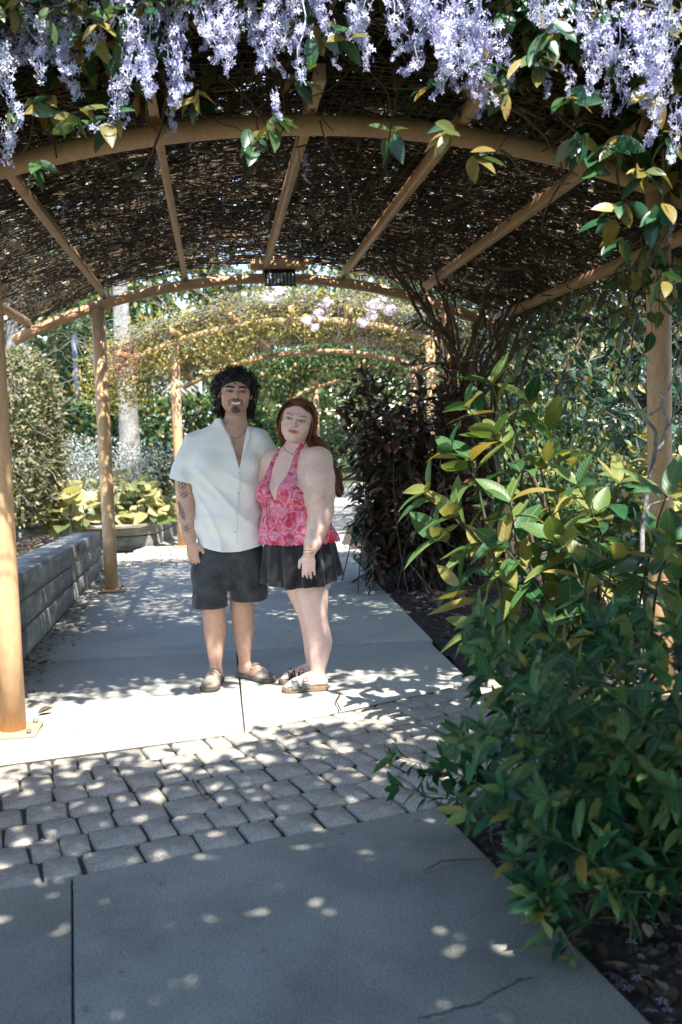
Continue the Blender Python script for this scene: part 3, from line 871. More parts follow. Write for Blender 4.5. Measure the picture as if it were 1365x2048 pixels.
# bulky front mat
gF = np.random.default_rng(21)
def front_pts(n, g, depth=(-1.05, -0.15), top=0.95):
    s_ = g.uniform(-3.0, 2.9, n)
    v_ = g.uniform(depth[0], depth[1], n)
    low = 0.16 + 0.06 * np.sin(3.1 * s_ + 1) + 0.05 * np.sin(7.7 * s_) - 0.05 * (v_ + 0.6)
    low = low - 0.35 * np.clip(s_ - 1.25, 0, 2) - 0.12 * np.clip(-s_ - 1.3, 0, 2)
    h = low + (top - low) * g.random(n) ** 0.85
    return PG1.pt(s_, v_, h), s_, v_, h
P, s_, v_, h = front_pts(7800, gF, (-1.0, 0.05))
scat('leaves', LEAF_L, P, rdir(len(P), gF) * [1, 1, 0.6] + np.array([0, -0.2, -0.55]), rdir(len(P), gF) * 0.7 + np.array([0, -0.5, 0.8]), gF.uniform(0.07, 0.14, len(P)), vine_leaf, vine, smooth=True)
P, s_, v_, h = front_pts(200, gF, (-1.28, -0.95), 0.6)
VL = [tmpl_mesh('leaf', leaf_tmpl(w_, 0.08, c_, 6, 0.45), vine_leafV) for w_, c_ in ((0.44, 0.15), (0.50, 0.25), (0.40, 0.05), (0.46, 0.32))]
leaf_objs('leaf', VL, P, rdir(len(P), gF) * [1, 1, 0.5] + np.array([0, -0.25, -0.6]), rdir(len(P), gF) * 0.6 + np.array([0, -0.6, 0.8]), gF.uniform(0.075, 0.14, len(P)), vine)
P, s_, v_, h = front_pts(9000, gF, (-1.27, -0.80), 0.80)
P2, s2_, v2_, h2 = front_pts(5200, gF, (-1.27, -0.8), 0.80)
P = np.vstack([P - np.array([0, 0, 0.07]), P2[s2_ > 1.0] - np.array([0, 0, 0.14])])
scat('leaves', LEAF_L, P, rdir(len(P), gF) * [1, 0.7, 0.5] + np.array([0, -0.3, -0.5]), rdir(len(P), gF) * 0.5 + np.array([0.2, -1.0, 0.7]), gF.uniform(0.045, 0.11, len(P)), fringe_leaf, vine, smooth=True)
# leaf tufts placed as seen along the lower fringe
tufts = [(545, 235, 9), (505, 265, 5), (150, 230, 7), (95, 205, 7), (215, 235, 6), (40, 215, 7), (70, 330, 5), (590, 160, 5), (390, 190, 5), (780, 270, 6), (690, 80, 5), (640, 60, 6), (955, 310, 5),
         (900, 260, 6), (1010, 170, 8), (1070, 120, 9), (1100, 60, 9), (1160, 270, 8), (1230, 290, 8), (1290, 340, 8), (1190, 330, 6), (1250, 400, 6), (1320, 420, 7), (1240, 480, 4), (1330, 560, 4), (1225, 440, 4), (1140, 200, 6), (1340, 280, 6), (1300, 180, 6), (860, 170, 5), (960, 130, 6)]
TP, TD, TU, TS = [], [], [], []
for (px, py, k) in tufts:
    Y = 3.72 + gF.random() * 0.3
    c = np.array(at(px, py, Y))
    for j in range(k):
        d = unit(gF.normal(size=3) * [1, 0.7, 0.5] + np.array([0, -0.25, -0.55]))
        TP.append(c + gF.normal(size=3) * 0.015); TD.append(d); TU.append(gF.normal(size=3) * 0.5 + np.array([0, -0.6, 0.8])); TS.append(gF.uniform(0.075, 0.135))
leaf_objs('leaf', VL, np.array(TP)[:100], np.array(TD), np.array(TU), np.array(TS), vine)
scat('leaves', VL and leaf_tmpl(0.46, 0.08, 0.2, 6, 0.45), np.array(TP)[100:], np.array(TD)[100:], np.array(TU)[100:], np.array(TS)[100:], vine_leaf, vine, smooth=True)
# stems in the mat, some trailing
m = MB()
for _ in range(330):
    P, s_, v_, h = front_pts(1, gF, (-0.8, 0.1), 0.6)
    st = wander(P[0], gF.normal(size=3) * [1, 0.5, 0.5], gF.uniform(0.3, 1.0), 8, 0.30, gF)
    m.tube(st, np.linspace(1, 0.5, 9) * gF.uniform(0.003, 0.010), 5, False)
for (px, py, dx, dy, r_) in [(740, 230, 0.1, -0.5, 0.006), (760, 170, -0.3, -0.6, 0.006), (1010, 300, 0.6, -0.2, 0.010), (1100, 300, 0.5, -0.4, 0.009), (1150, 420, 0.2, -0.8, 0.006), (230, 300, -0.5, -0.4, 0.006), (300, 240, 0.3, -0.6, 0.005), (640, 330, 0.2, -0.7, 0.005), (120, 330, -0.6, -0.1, 0.006), (1000, 390, 0.6, -0.3, 0.008)]:
    st = wander(np.array(at(px, py - 90, 4.6)), (dx, -0.1, dy), 0.5, 10, 0.25, gF)
    m.tube(st, np.linspace(1, 0.4, 11) * r_, 5, False)
o = m.build('stems', vine_bark, vine); o['kind'] = 'stuff'
# racemes: (x, y of the top, in photo pixels, scale)
rac = [(20, 10, 1.1), (60, 25, 1.2), (95, 35, 1.2), (125, 40, 1.2), (155, 45, 1.0), (30, 60, .9), (0, 110, 1.1), (8, 260, .9), (70, 90, .9), (110, 95, .9), (225, 0, 1.0), (250, 15, 1.1), (275, 60, 1.1), (265, 130, 1.1), (240, 175, .8), (295, 110, 1.0), (320, 0, 1.1), (345, 30, 1.2),
       (335, 110, 1.1), (360, 80, 1.2), (345, 190, .7), (380, 0, 1.1), (400, 30, 1.0), (420, 10, 1.1), (450, 25, 1.0), (475, 40, 1.0), (500, 30, 1.0), (515, 50, .9), (545, 50, 1.0), (595, -30, 1.1), (605, 20, 1.1), (600, 60, .8), (625, 0, .9), (545, 200, .6), (670, 85, .5),
       (715, 30, 1.0), (735, 10, .9), (725, 60, .7), (800, 0, 1.1), (830, 10, 1.2), (860, 20, 1.2), (885, 30, 1.2), (905, 50, 1.1), (880, 80, 1.0), (925, 60, 1.2), (950, 60, 1.2), (975, 65, 1.1), (1000, 60, 1.0), (935, 110, .9), (905, 105, .9), (840, 0, 1.0), (965, 0, 1.1), (930, 0, 1.1),
       (1100, 0, 1.0), (1130, 10, 1.0), (1160, 30, 1.0), (1190, 20, 1.1), (1215, 60, 1.1), (1240, 60, 1.2), (1265, 80, 1.2), (1290, 40, 1.2), (1320, 30, 1.2), (1345, 20, 1.2), (1255, 110, 1.0), (1300, 110, 1.0), (1340, 110, 1.0), (1135, 150, .6), (1090, 170, .5), (1330, 180, 1.0), (1355, 220, .9), (1300, 315, .6), (1345, 450, .6),
       (130, 420, .45), (320, 330, .5), (165, 300, .5), (400, 280, .5), (610, 330, .5), (780, 5, 1.0), (1050, -20, 1.0), (190, -10, 1.0), (680, -20, 1.0), (560, -20, 1.0)]
rac += [(x + fg.normal() * 16, y - 30 + fg.normal() * 12, q_ * 0.85) for (x, y, q_) in rac[::2] if y < 110 and not 620 < x < 800 and not 1030 < x < 1180]
for k, (px, py, scl) in enumerate(rac):
    Y = 3.72 + fg.random() * 0.22 if py < 280 else 4.9 + fg.random() * 0.8
    p = at(px, py - 22, Y)
    o = link('flower_spray', RAC[k % 7], vine, p - base_of(vine))
    o.rotation_euler = (fg.normal() * 0.22, fg.normal() * 0.22, fg.random() * 6.28)
    o.scale = (scl * 0.86,) * 3

# ================= vine over the near footpath (above and behind the camera)
vine0 = thing('flowering_vine', 'vine roofing the near footpath, its tips hanging at the top right corner', 'vine', PG0.pt(-1.6, 0.0) * [1, 1, 0])
def d0(s_, v_):
    e = -v_ + 0.25
    f = np.clip(0.12 + e / 1.75, 0, 1)
    return np.clip(f + 0.16 * np.sin(5.1 * s_ + 2.0 * v_) * np.sin(4.3 * v_ + 1.0), 0.0, 1)
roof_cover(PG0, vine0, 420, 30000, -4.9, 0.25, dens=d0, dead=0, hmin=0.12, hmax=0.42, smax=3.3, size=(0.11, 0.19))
# unseen shrub added to shade the bed right of the near path
gQ = np.random.default_rng(15)
# ================= creeper trunks climbing the far right post
trunk = thing('vine_trunk', 'tangle of dark twisting vine trunks climbing the far right post', 'vine', (1.30, 9.8, 0))
gT = np.random.default_rng(4)
for k in range(34):
    a = gT.random() * 6.28
    b = np.array([1.42 + 0.30 * gT.normal(), 9.75 + 0.25 * gT.normal(), -0.05])
    sd_ = gT.uniform(-0.8, 1.0); vd = gT.uniform(-1.3, 0.2)
    top = PG1.pt(np.clip(1.7 + sd_, 0.5, 2.4), 4.5 + vd, 0.10)
    ctl = np.array([b, b + [gT.normal() * 0.12, gT.normal() * 0.12, 0.9], [1.33 + gT.normal() * 0.14, 9.75 + gT.normal() * 0.14, 1.75 + 0.2 * gT.normal()], 0.55 * np.array([1.35, 9.75, 2.2]) + 0.45 * top + gT.normal(size=3) * 0.10, top])
    t = np.linspace(0, 1, 22)
    B = np.stack([(1 - t) ** 4, 4 * t * (1 - t) ** 3, 6 * t ** 2 * (1 - t) ** 2, 4 * t ** 3 * (1 - t), t ** 4], 1)
    c = B @ ctl + np.cumsum(gT.normal(size=(22, 3)) * 0.022, 0)
    MB().tube(c, np.linspace(1, 0.45, 22) * gT.uniform(0.010, 0.032), 6, False).build('stem', vine_bark, trunk, True)
for (px0, py0, px1, py1, px2, py2, r_) in [(835, 540, 850, 640, 905, 720, .016), (800, 725, 860, 735, 960, 730, .012), (1165, 670, 1150, 720, 1140, 755, .02), (1030, 600, 1000, 690, 930, 730, .018), (1100, 590, 1010, 680, 950, 700, .015)]:
    p0, p1, p2 = [np.array(at(x, y, 9.3)) for x, y in ((px0, py0), (px1, py1), (px2, py2))]
    t = np.linspace(0, 1, 14)[:, None]
    MB().tube((1 - t) ** 2 * p0 + 2 * t * (1 - t) * p1 + t ** 2 * p2 + np.cumsum(gT.normal(size=(14, 3)) * 0.008, 0), r_, 6).build('stem', vine_bark, trunk, True)
# hanging foliage on that side
n = 1500
s_ = gT.uniform(2.22, 3.1, n); v_ = gT.uniform(0.4, 5.4, n)
hh = 0.22 - gT.random(n) ** 1.3 * (1.0 * np.clip(s_ - 1.9, 0.0, 1.5) + 0.1)
keep = gT.random(n) < 0.75 + 0.25 * np.sin(5 * v_)
P = PG1.pt(s_, v_, hh)[keep]
scat('leaves', LEAF_L, P, rdir(len(P), gT) * [1, 1, 0.5] + np.array([0, 0, -0.8]), rdir(len(P), gT) + np.array([0, 0, 0.4]), gT.uniform(0.07, 0.14, len(P)), tree_leaf, trunk, smooth=True)
m = MB()
for _ in range(90):
    p = PG1.pt(gT.uniform(2.2, 2.8), gT.uniform(0.5, 5.2), 0.1)
    m.tube(wander(p, gT.normal(size=3) * [0.5, 0.8, 0.3] + np.array([0, 0, -0.6]), gT.uniform(0.4, 1.1), 9, 0.25, gT), np.linspace(1, .4, 10) * gT.uniform(0.003, 0.009), 4, False)
o = m.build('hanging_stems', vine_bark, trunk); o['kind'] = 'stuff'

# ================= shrubs: stems with leaves
def stem_curve(b, tip, g, sag=0.0, n=9):
    b = np.array(b, float); tip = np.array(tip, float)
    t = np.linspace(0, 1, n)[:, None]
    mid = b * 0.45 + tip * 0.55 + np.array([0, 0, 0.12 + sag]) + g.normal(size=3) * 0.05
    return (1 - t) ** 2 * b + 2 * t * (1 - t) * mid + t ** 2 * tip

def shrub(name, label, cat, base, tips, g, T, leafm, size, per_stem, frac=0.35, n_obj=300, stem_r=0.006, smat=greenstem, droop=0.35, spread=0.5, group=None, rosette=0, var=((0.44, .15), (0.5, .25), (0.4, .05), (0.46, .45), (0.34, .32), (0.52, -.10))):
    root = thing(name, label, cat, (base[0], base[1], base[2] if len(base) > 2 else 0), group)
    P, D, U, S, W = [], [], [], [], []
    for tip in tips:
        bj = np.array([base[0] + g.normal() * spread * 0.4, base[1] + g.normal() * spread * 0.4, base[2] if len(base) > 2 else -0.03])
        c = stem_curve(bj, tip, g)
        c += np.cumsum(g.normal(size=c.shape) * 0.006, 0) * np.linspace(0, 1, len(c))[:, None]
        MB().tube(c, np.linspace(1, 0.4, len(c)) * stem_r * g.uniform(0.7, 1.3), 5, False).build('stem', smat, root, True)
        tg = unit(np.gradient(c, axis=0))
        k = int(per_stem * g.uniform(0.8, 1.2))
        for j in range(k):
            t = frac + (1 - frac) * (j + g.random() * 0.6) / k
            t = min(t, 1.0)
            i = t * (len(c) - 1); i0 = min(int(i), len(c) - 2); f = i - i0
            p = c[i0] * (1 - f) + c[i0 + 1] * f
            a = j * 2.4 + g.normal() * 0.5
            ax = tg[i0]
            e1 = unit(np.cross(ax, [0.3, 0.2, 0.9])); e2 = np.cross(ax, e1)
            out = math.cos(a) * e1 + math.sin(a) * e2
            d = unit(out * (1.1 - 0.5 * t) + ax * (0.15 + 0.75 * t ** 2) + np.array([0, 0, -droop * (1 - 0.5 * t)]) + g.normal(size=3) * 0.15)
            P.append(p + d * 0.01); D.append(d); U.append(ax + np.array([0, 0, 0.5]) + g.normal(size=3) * 0.25)
            S.append(g.uniform(*size) * (0.75 + 0.25 * math.sin(math.pi * min(1, t * 0.9)))); W.append(-p[1] + 0.6 * p[2])
        for j in range(rosette):
            a = j * 6.28 / max(1, rosette) + g.normal() * 0.3
            ax = tg[-1]; e1 = unit(np.cross(ax, [0.3, 0.2, 0.9])); e2 = np.cross(ax, e1)
            d = unit((math.cos(a) * e1 + math.sin(a) * e2) * 0.8 + ax * 0.6)
            P.append(c[-1]); D.append(d); U.append(ax + g.normal(size=3) * 0.2); S.append(g.uniform(*size) * 0.8); W.append(-c[-1][1] + 0.6 * c[-1][2])
    P, D, U, S = map(np.array, (P, D, U, S))
    order = np.argsort(-np.array(W))
    P, D, U, S = P[order], D[order], U[order], S[order]
    lv_ = {bigshrub_leaf: bigshrub_leafV, lowshrub_leaf: lowshrub_leafV, vine_leaf: vine_leafV}.get(leafm, leafm)
    meshes = [tmpl_mesh('leaf', leaf_tmpl(T * w_ / 0.44, 0.09, c_, 6, 0.42), lv_) for w_, c_ in var]
    leaf_objs('leaf', meshes, P[:n_obj], D[:n_obj], U[:n_obj], S[:n_obj], root)
    if len(P) > n_obj:
        scat('leaves', leaf_tmpl(T, 0.09, 0.2, 4, 0.42), P[n_obj:], D[n_obj:], U[n_obj:], S[n_obj:], leafm, root, smooth=True)
    return root

gS = np.random.default_rng(31)
# large-leaved shrub at the right
tips = [at(x, y, Y) for x, y, Y in [(985, 775, 4.55), (945, 830, 4.5), (900, 900, 4.4), (870, 985, 4.45), (1060, 800, 4.7), (1120, 860, 4.6), (1010, 850, 4.4), (960, 930, 4.3), (1080, 930, 4.4), (1150, 960, 4.3), (1040, 1010, 4.2), (925, 1030, 4.35), (1200, 1040, 4.4), (880, 1090, 4.5), (1000, 1100, 4.2), (1110, 1080, 4.2), (1240, 960, 4.7), (1330, 990, 4.0), (1350, 1090, 3.9), (1290, 1080, 4.3), (930, 1180, 4.3), (970, 1260, 4.25), (1230, 1120, 4.1), (1170, 1150, 4.1)]]
shrub('broadleaf_shrub', 'tall shrub with broad yellow-green leaves in front of the right-hand tan post', 'shrub', (1.12, 4.55), tips, gS, 0.38, bigshrub_leaf, (0.15, 0.27), 11, 0.42, 300, 0.010, greenstem, 0.95, 0.5, rosette=4)
# low dark-green shrub in the corner
tips = []
for _ in range(90):
    px = gS.uniform(930, 1400); py = gS.uniform(1230, 1800)
    Y = gS.uniform(2.5, 3.7)
    if py > 1620 and px < 1040: continue
    tips.append(at(px, py, Y))
for (px, py, Y) in [(790, 1520, 3.45), (800, 1585, 3.35), (860, 1540, 3.4), (900, 1500, 3.5), (870, 1610, 3.3), (930, 1450, 3.6), (950, 1380, 3.7), (960, 1330, 3.75), (985, 1640, 3.0), (1060, 1790, 2.6), (1090, 1820, 2.55), (1040, 1740, 2.7), (1120, 1780, 2.6), (910, 1570, 3.35), (960, 1520, 3.4), (1000, 1420, 3.5), (1150, 1250, 3.3), (1250, 1200, 3.2), (1330, 1180, 3.0), (1360, 1280, 2.8), (1080, 1260, 3.5)]:
    tips.append(at(px, py, Y))
tips = [t for t in tips if t.z > 0.05]
shrub('low_shrub', 'bushy dark green small-leaved shrub spilling over the pavers at bottom right', 'shrub', (1.25, 3.05), tips, gS, 0.34, lowshrub_leaf, (0.045, 0.12), 34, 0.10, 300, 0.0035, greenstem, 0.2, 0.9, rosette=6)
# burgundy bush beside the path
tips = []
for _ in range(135):
    a = gS.random() * 6.28; rr = gS.random() ** 0.4
    z = 0.35 + 1.72 * gS.random() ** 0.75
    wz = 0.70 * math.sin(min(1.0, (2.45 - z) / 0.85) * 1.57) * (0.75 + 0.25 * min(1, z))
    tips.append((0.66 + math.cos(a) * rr * wz, 9.3 + math.sin(a) * rr * wz * 0.8, z))
shrub('burgundy_bush', 'dense dark burgundy-leaved bush at the right edge of the path', 'bush', (0.80, 9.35), tips, gS, 0.36, dark_leaf, (0.10, 0.20), 34, 0.3, 300, 0.007, darkbark, 0.8, 0.9)
# low seedling at the path edge
tips = [at(x, y, 9.2) for x, y in ((700, 1060), (715, 1085), (735, 1070), (750, 1090), (690, 1095), (725, 1050))]
shrub('path_edge_plant', 'small leafy plant leaning over the far path edge below the burgundy bush', 'plant', (0.40, 9.35), tips, gS, 0.45, lowshrub_leaf, (0.05, 0.09), 10, 0.2, 80, 0.004, greenstem, 0.2, 0.3)
# mid-ground bushes at right
def simple_bush(name, label, cat, c, rad, n, size, leafm, g, T=LEAF_M, stems=12, smat=darkbark, group=None, z0=0.0, flat=False):
    root = thing(name, label, cat, (c[0], c[1], z0), group)
    k = max(8, n // 90)
    cc = unit(g.normal(size=(k, 3))) * (g.random((k, 1)) ** 0.4) * np.array(rad) * 0.86 + np.array(c)
    idx = g.integers(k, size=n)
    P = cc[idx] + g.normal(size=(n, 3)) * np.array(rad) * 0.17
    P[:, 2] = np.maximum(P[:, 2], z0 + 0.03)
    o_ = unit((P - np.array(c)) / np.array(rad))
    D = unit(o_ * 0.7 + rdir(n, g) * 0.8 + np.array([0, 0, -0.3]))
    scat('foliage', T, P, D, o_ + rdir(n, g) * 0.6 + np.array([0, 0, 0.5]), g.uniform(*size, n), leafm, root)
    for i in range(stems):
        tp = cc[g.integers(k)]
        MB().tube(stem_curve((c[0] + g.normal() * 0.08, c[1] + g.normal() * 0.08, z0 - 0.05), tp, g), np.linspace(1, 0.3, 9) * 0.014, 5, False).build('stem', smat, root, True)
    return root
gB = np.random.default_rng(77)
simple_bush('yellow_shrub', 'sunlit yellow-leaved shrub behind the right-hand post', 'shrub', (2.6, 7.6, 0.75), (0.75, 0.6, 0.62), 800, (0.10, 0.18), lime_leaf, gB, LEAF_L)
simple_bush('yellow_shrub', 'yellow-green shrub between the broad-leaved shrub and the vine trunks', 'shrub', (1.9, 6.6, 0.55), (0.55, 0.5, 0.55), 600, (0.08, 0.15), hedge_leaf, gB, LEAF_L)
simple_bush('sage_shrub', 'pale sage-green feathery shrub far behind the right-hand post', 'shrub', (4.3, 14.5, 1.3), (1.5, 1.0, 1.4), 5000, (0.07, 0.13), sage_leaf, gB, LEAF_S)
simple_bush('sage_shrub', 'broad sage-green shrub at the back right beyond the first sage shrub', 'shrub', (6.6, 17.5, 1.5), (1.7, 1.2, 1.6), 5000, (0.08, 0.15), sage_leaf, gB, LEAF_S)
simple_bush('green_shrub', 'mid-green shrub behind the burgundy bush', 'shrub', (2.3, 11.8, 0.9), (0.9, 0.8, 0.95), 3000, (0.07, 0.13), hedge_leaf, gB)
simple_bush('green_shrub', 'dark green shrub at the right frame edge behind the post', 'shrub', (3.3, 8.8, 0.7), (0.8, 0.7, 0.7), 1800, (0.08, 0.14), tree_leaf, gB)

simple_bush('added_shade_shrub', 'tall dense shrub added out of frame to shade the bed right of the near path', 'shrub', (3.3, 2.2, 1.5), (0.95, 2.2, 1.6), 6500, (0.12, 0.2), tree_leaf, gB, LEAF_M, z0=0.0)  # out of view; added to cut sky light on the low shrub and bed
# bare pale branch in front of the right post
br = thing('bare_shrub', 'leafless pale branching shrub in front of the right-hand tan post', 'shrub', gnd(1290, 1330))
def pxline(pts, Y): return np.array([np.array(at(x, y, Y + 0.02 * i)) for i, (x, y) in enumerate(pts)])
for pts, r0, r1 in [([(1290, 1330), (1283, 1180), (1288, 1040), (1300, 980), (1320, 900), (1325, 860), (1300, 830), (1275, 790), (1265, 740), (1280, 700)], .014, .006),
                    ([(1320, 900), (1338, 850), (1330, 800), (1350, 760), (1365, 700)], .011, .005), ([(1288, 1040), (1300, 1010), (1340, 995), (1365, 985)], .009, .004),
                    ([(1300, 830), (1318, 810), (1322, 770), (1330, 735)], .006, .003), ([(1275, 790), (1255, 770), (1235, 765)], .005, .002), ([(1330, 800), (1310, 785), (1300, 750)], .005, .002), ([(1325, 880), (1345, 835), (1352, 790)], .006, .003), ([(1350, 760), (1345, 720), (1352, 690)], .004, .002), ([(1265, 740), (1250, 700), (1270, 660), (1285, 610)], .005, .002)]:
    q_ = pxline(pts, 4.9)
    t = np.linspace(0, len(q_) - 1, len(q_) * 4)
    q_ = np.stack([np.interp(t, np.arange(len(q_)), q_[:, i]) for i in range(3)], 1) + np.cumsum(gS.normal(size=(len(t), 3)) * 0.0025, 0)
    MB().tube(q_, np.linspace(r0, r1, len(q_)), 6).build('branch', twig_m if r0 < 0.005 else pale_bark, br, True)
# a few leaves hanging by the post
tip_px = [(1240, 570), (1270, 610), (1300, 690), (1325, 640), (1235, 640), (1290, 560), (1225, 700), (1340, 590), (1280, 740), (1310, 520)]
shrub('hanging_sprig', 'leafy vine sprig hanging beside the top of the right-hand post', 'vine', tuple(at(1290, 470, 4.75)), [at(x, y, 4.75) for x, y in tip_px], gS, 0.42, vine_leaf, (0.09, 0.15), 5, 0.3, 120, 0.004, vine_bark, 0.7, 0.1)

# ================= left garden
def box_hedge(name, label, c, rad, n, size, leafm, g, T, z0, pw=4.0, stems=10, twigs=0):
    root = thing(name, label, 'hedge', (c[0], c[1], z0))
    d = rdir(n, g)
    k = (np.abs(d) ** pw).sum(1) ** (-1 / pw)
    rr = 1 - 0.22 * g.random(n) ** 1.6
    bump = 1 + 0.05 * np.sin(d[:, 0] * 9 + d[:, 2] * 7) * np.cos(d[:, 1] * 8 - d[:, 2] * 5)
    P = d * (k * rr * bump)[:, None] * np.array(rad) + np.array(c)
    P[:, 2] = np.maximum(P[:, 2], z0 + 0.02)
    nd = unit(np.sign(d) * np.abs(d * k[:, None]) ** (pw - 1) / np.array(rad))
    D = unit(nd * 0.6 + rdir(n, g) + np.array([0, 0, 0.1]))
    scat('foliage', T, P, D, nd + rdir(n, g) * 0.7 + np.array([0, 0, 0.3]), g.uniform(*size, n), leafm, root)
    m = MB()
    for _ in range(twigs):
        i = g.integers(n)
        m.tube(wander(P[i], nd[i] * 0.3 + g.normal(size=3), g.uniform(0.12, 0.4), 5, 0.25, g), 0.004, 3, False)
    if twigs: o = m.build('twigs', twig_m, root); o['kind'] = 'stuff'
    for i in range(stems):
        x = c[0] + g.uniform(-0.6, 0.6) * rad[0]; y = c[1] + g.uniform(-0.6, 0.6) * rad[1]
        MB().tube([[x, y, z0 - 0.1], [x + g.normal() * .05, y, (z0 + c[2]) / 2], [x + g.normal() * .1, y, c[2] + rad[2] * 0.5]], [0.03, 0.025, 0.012], 6, False).build('stem', darkbark, root, True)
    return root
box_hedge('clipped_hedge', 'tall clipped olive-brown hedge with a rounded top at the left edge', (-4.75, 12.6, 1.50), (1.18, 0.9, 1.12), 36000, (0.05, 0.085), clip_leaf, gB, LEAF_S, 0.45, 5.0, 10, 900)
box_hedge('low_hedge', 'low broad-leaved green hedge behind the pale trunk and posts', (-4.5, 19.3, 1.25), (3.2, 0.7, 0.98), 12000, (0.11, 0.19), hedge_leaf, gB, LEAF_M, 0.35, 6.0, 10)
def cloud(name, label, cat, boxes, n, size, leafm, g, T, twig=120, z0=0.4, up=0.5):
    root = thing(name, label, cat, (boxes[0][0][0], boxes[0][0][1], z0))
    Ps = []
    for (c, r) in boxes:
        k = n // len(boxes)
        d = rdir(k, g) * (g.random((k, 1)) ** 0.45)
        Ps.append(d * np.array(r) + np.array(c))
    P = np.vstack(Ps); P[:, 2] = np.maximum(P[:, 2], z0 + 0.02)
    scat('foliage', T, P, rdir(len(P), g) + np.array([0, 0, up]), rdir(len(P), g) + np.array([0, 0, 0.6]), g.uniform(*size, len(P)), leafm, root)
    m = MB()
    for _ in range(twig):
        i = g.integers(len(P))
        b_ = boxes[g.integers(len(boxes))][0]
        m.tube(np.linspace([b_[0] + g.normal() * .1, b_[1], z0 - 0.05], P[i], 4) + g.normal(size=(4, 3)) * .015, 0.004, 3, False)
    o = m.build('twigs', twig_m, root); o['kind'] = 'stuff'
    return root
cloud('white_shrub', 'airy white-leaved shrub spread in front of the low hedge', 'shrub', [((-4.2, 15.9, 1.20), (0.6, 0.45, 0.40)), ((-4.8, 16.1, 1.22), (0.55, 0.5, 0.42)), ((-3.15, 16.3, 1.12), (0.65, 0.5, 0.36)), ((-3.7, 16.0, 1.15), (0.65, 0.5, 0.40)), ((-4.0, 15.9, 0.75), (1.1, 0.4, 0.38))], 5200, (0.03, 0.06), silver_leaf, gB, LEAF_S)
# big lime leaves along the wall
lime = [thing('lime_groundcover', lab, 'plant', (x, y, 0.32)) for lab, x, y in (('patch of large lime-yellow leaves just behind the second tan post', -2.9, 14.2), ('patch of pale lime leaves at the foot of the tall clipped hedge', -3.8, 13.8))]
T_R = [tmpl_mesh('leaf', leaf_tmpl(w_, 0.04, c_, 4, 0.4), lime_leafV) for w_, c_ in ((0.95, 0.1), (0.85, 0.2), (1.05, 0.3))]
for i, root in enumerate(lime):
    n = 130
    px = gB.uniform((185, 88)[i], (350, 245)[i], n)
    Yl = gB.uniform(13.35, 15.0, n) - 0.9 * (px < 170)
    mound = 0.40 + 0.55 * gB.random(n) ** 1.3 * np.sin(np.clip((px - (175, 78)[i]) / 170.0, 0, 1) * 3.14) ** 0.5
    P = np.array([np.array(at(x, 960, y)) for x, y in zip(px, Yl)])
    P[:, 2] = np.maximum(mound, 0.36)
    D = rdir(n, gB) * [1, 1, 0.4] + np.array([0.1, -0.6, -0.15])
    leaf_objs('leaf', T_R, P, D, rdir(n, gB) * 0.5 + np.array([0.2, -0.6, 0.9]), gB.uniform(0.14, 0.28, n), root)
    for j in range(0, n, 5):
        MB().tube([[P[j, 0] + gB.normal() * .05, P[j, 1] + .08, 0.28], P[j]], 0.006, 4, False).build('stalk', greenstem, root)
simple_bush('bed_plant', 'dark-leaved ground plant between the lime leaves and the wall corner', 'plant', (-2.95, 14.6, 0.55), (0.55, 0.4, 0.28), 900, (0.06, 0.12), tree_leaf, gB, z0=0.3, stems=5)
simple_bush('bed_plant', 'scrubby low plant on the bare soil under the tall hedge', 'plant', (-3.9, 10.6, 0.55), (0.45, 0.35, 0.20), 500, (0.05, 0.10), hedge_leaf, gB, z0=0.4, stems=5)

# ================= trees
def tree(label, base, h, r0, crown_c, crown_r, n, size, leafm, g, bark=darkbark, group='trees around the garden', limbs=7, lean=(0, 0), T=LEAF_M, name='tree', clumps=None, trunk_pts=None):
    root = thing(name, label, 'tree', base, group)
    b = np.array(base, float)
    if trunk_pts is None:
        t = np.linspace(0, 1, 12)
        tp = np.stack([b[0] + lean[0] * t + 0.04 * np.sin(t * 7), b[1] + lean[1] * t, b[2] - 0.15 + h * t], 1)
    else:
        tp = np.array(trunk_pts, float)
    rr = r0 * np.interp(np.linspace(0, 1, len(tp)), [0, 0.08, 1], [1.25, 1.0, 0.55])
    MB().tube(tp, rr, 14).build('trunk', bark, root, True)
    cc = np.array(crown_c, float); cr_ = np.array(crown_r, float)
    k = clumps or max(14, n // 110)
    cl = unit(g.normal(size=(k, 3))) * (g.random((k, 1)) ** 0.45) * cr_ + cc
    for i in range(limbs):
        s0 = tp[int(len(tp) * g.uniform(0.55, 0.98))]
        e = cl[g.integers(k)]
        t = np.linspace(0, 1, 8)[:, None]
        c = (1 - t) ** 2 * s0 + 2 * t * (1 - t) * ((s0 + e) / 2 + np.array([0, 0, 0.3])) + t ** 2 * e + np.cumsum(g.normal(size=(8, 3)) * 0.03, 0)
        MB().tube(c, np.linspace(0.45, 0.08, 8) * r0, 7, False).build('limb', bark, root, True)
    idx = g.integers(k, size=n)
    P = cl[idx] + g.normal(size=(n, 3)) * cr_ * 0.13
    D = unit(rdir(n, g) + np.array([0, 0, -0.45]))
    scat('crown', T, P, D, rdir(n, g) * 0.7 + np.array([0, 0, 0.8]), g.uniform(*size, n), leafm, root)
    return root
gR = np.random.default_rng(55)
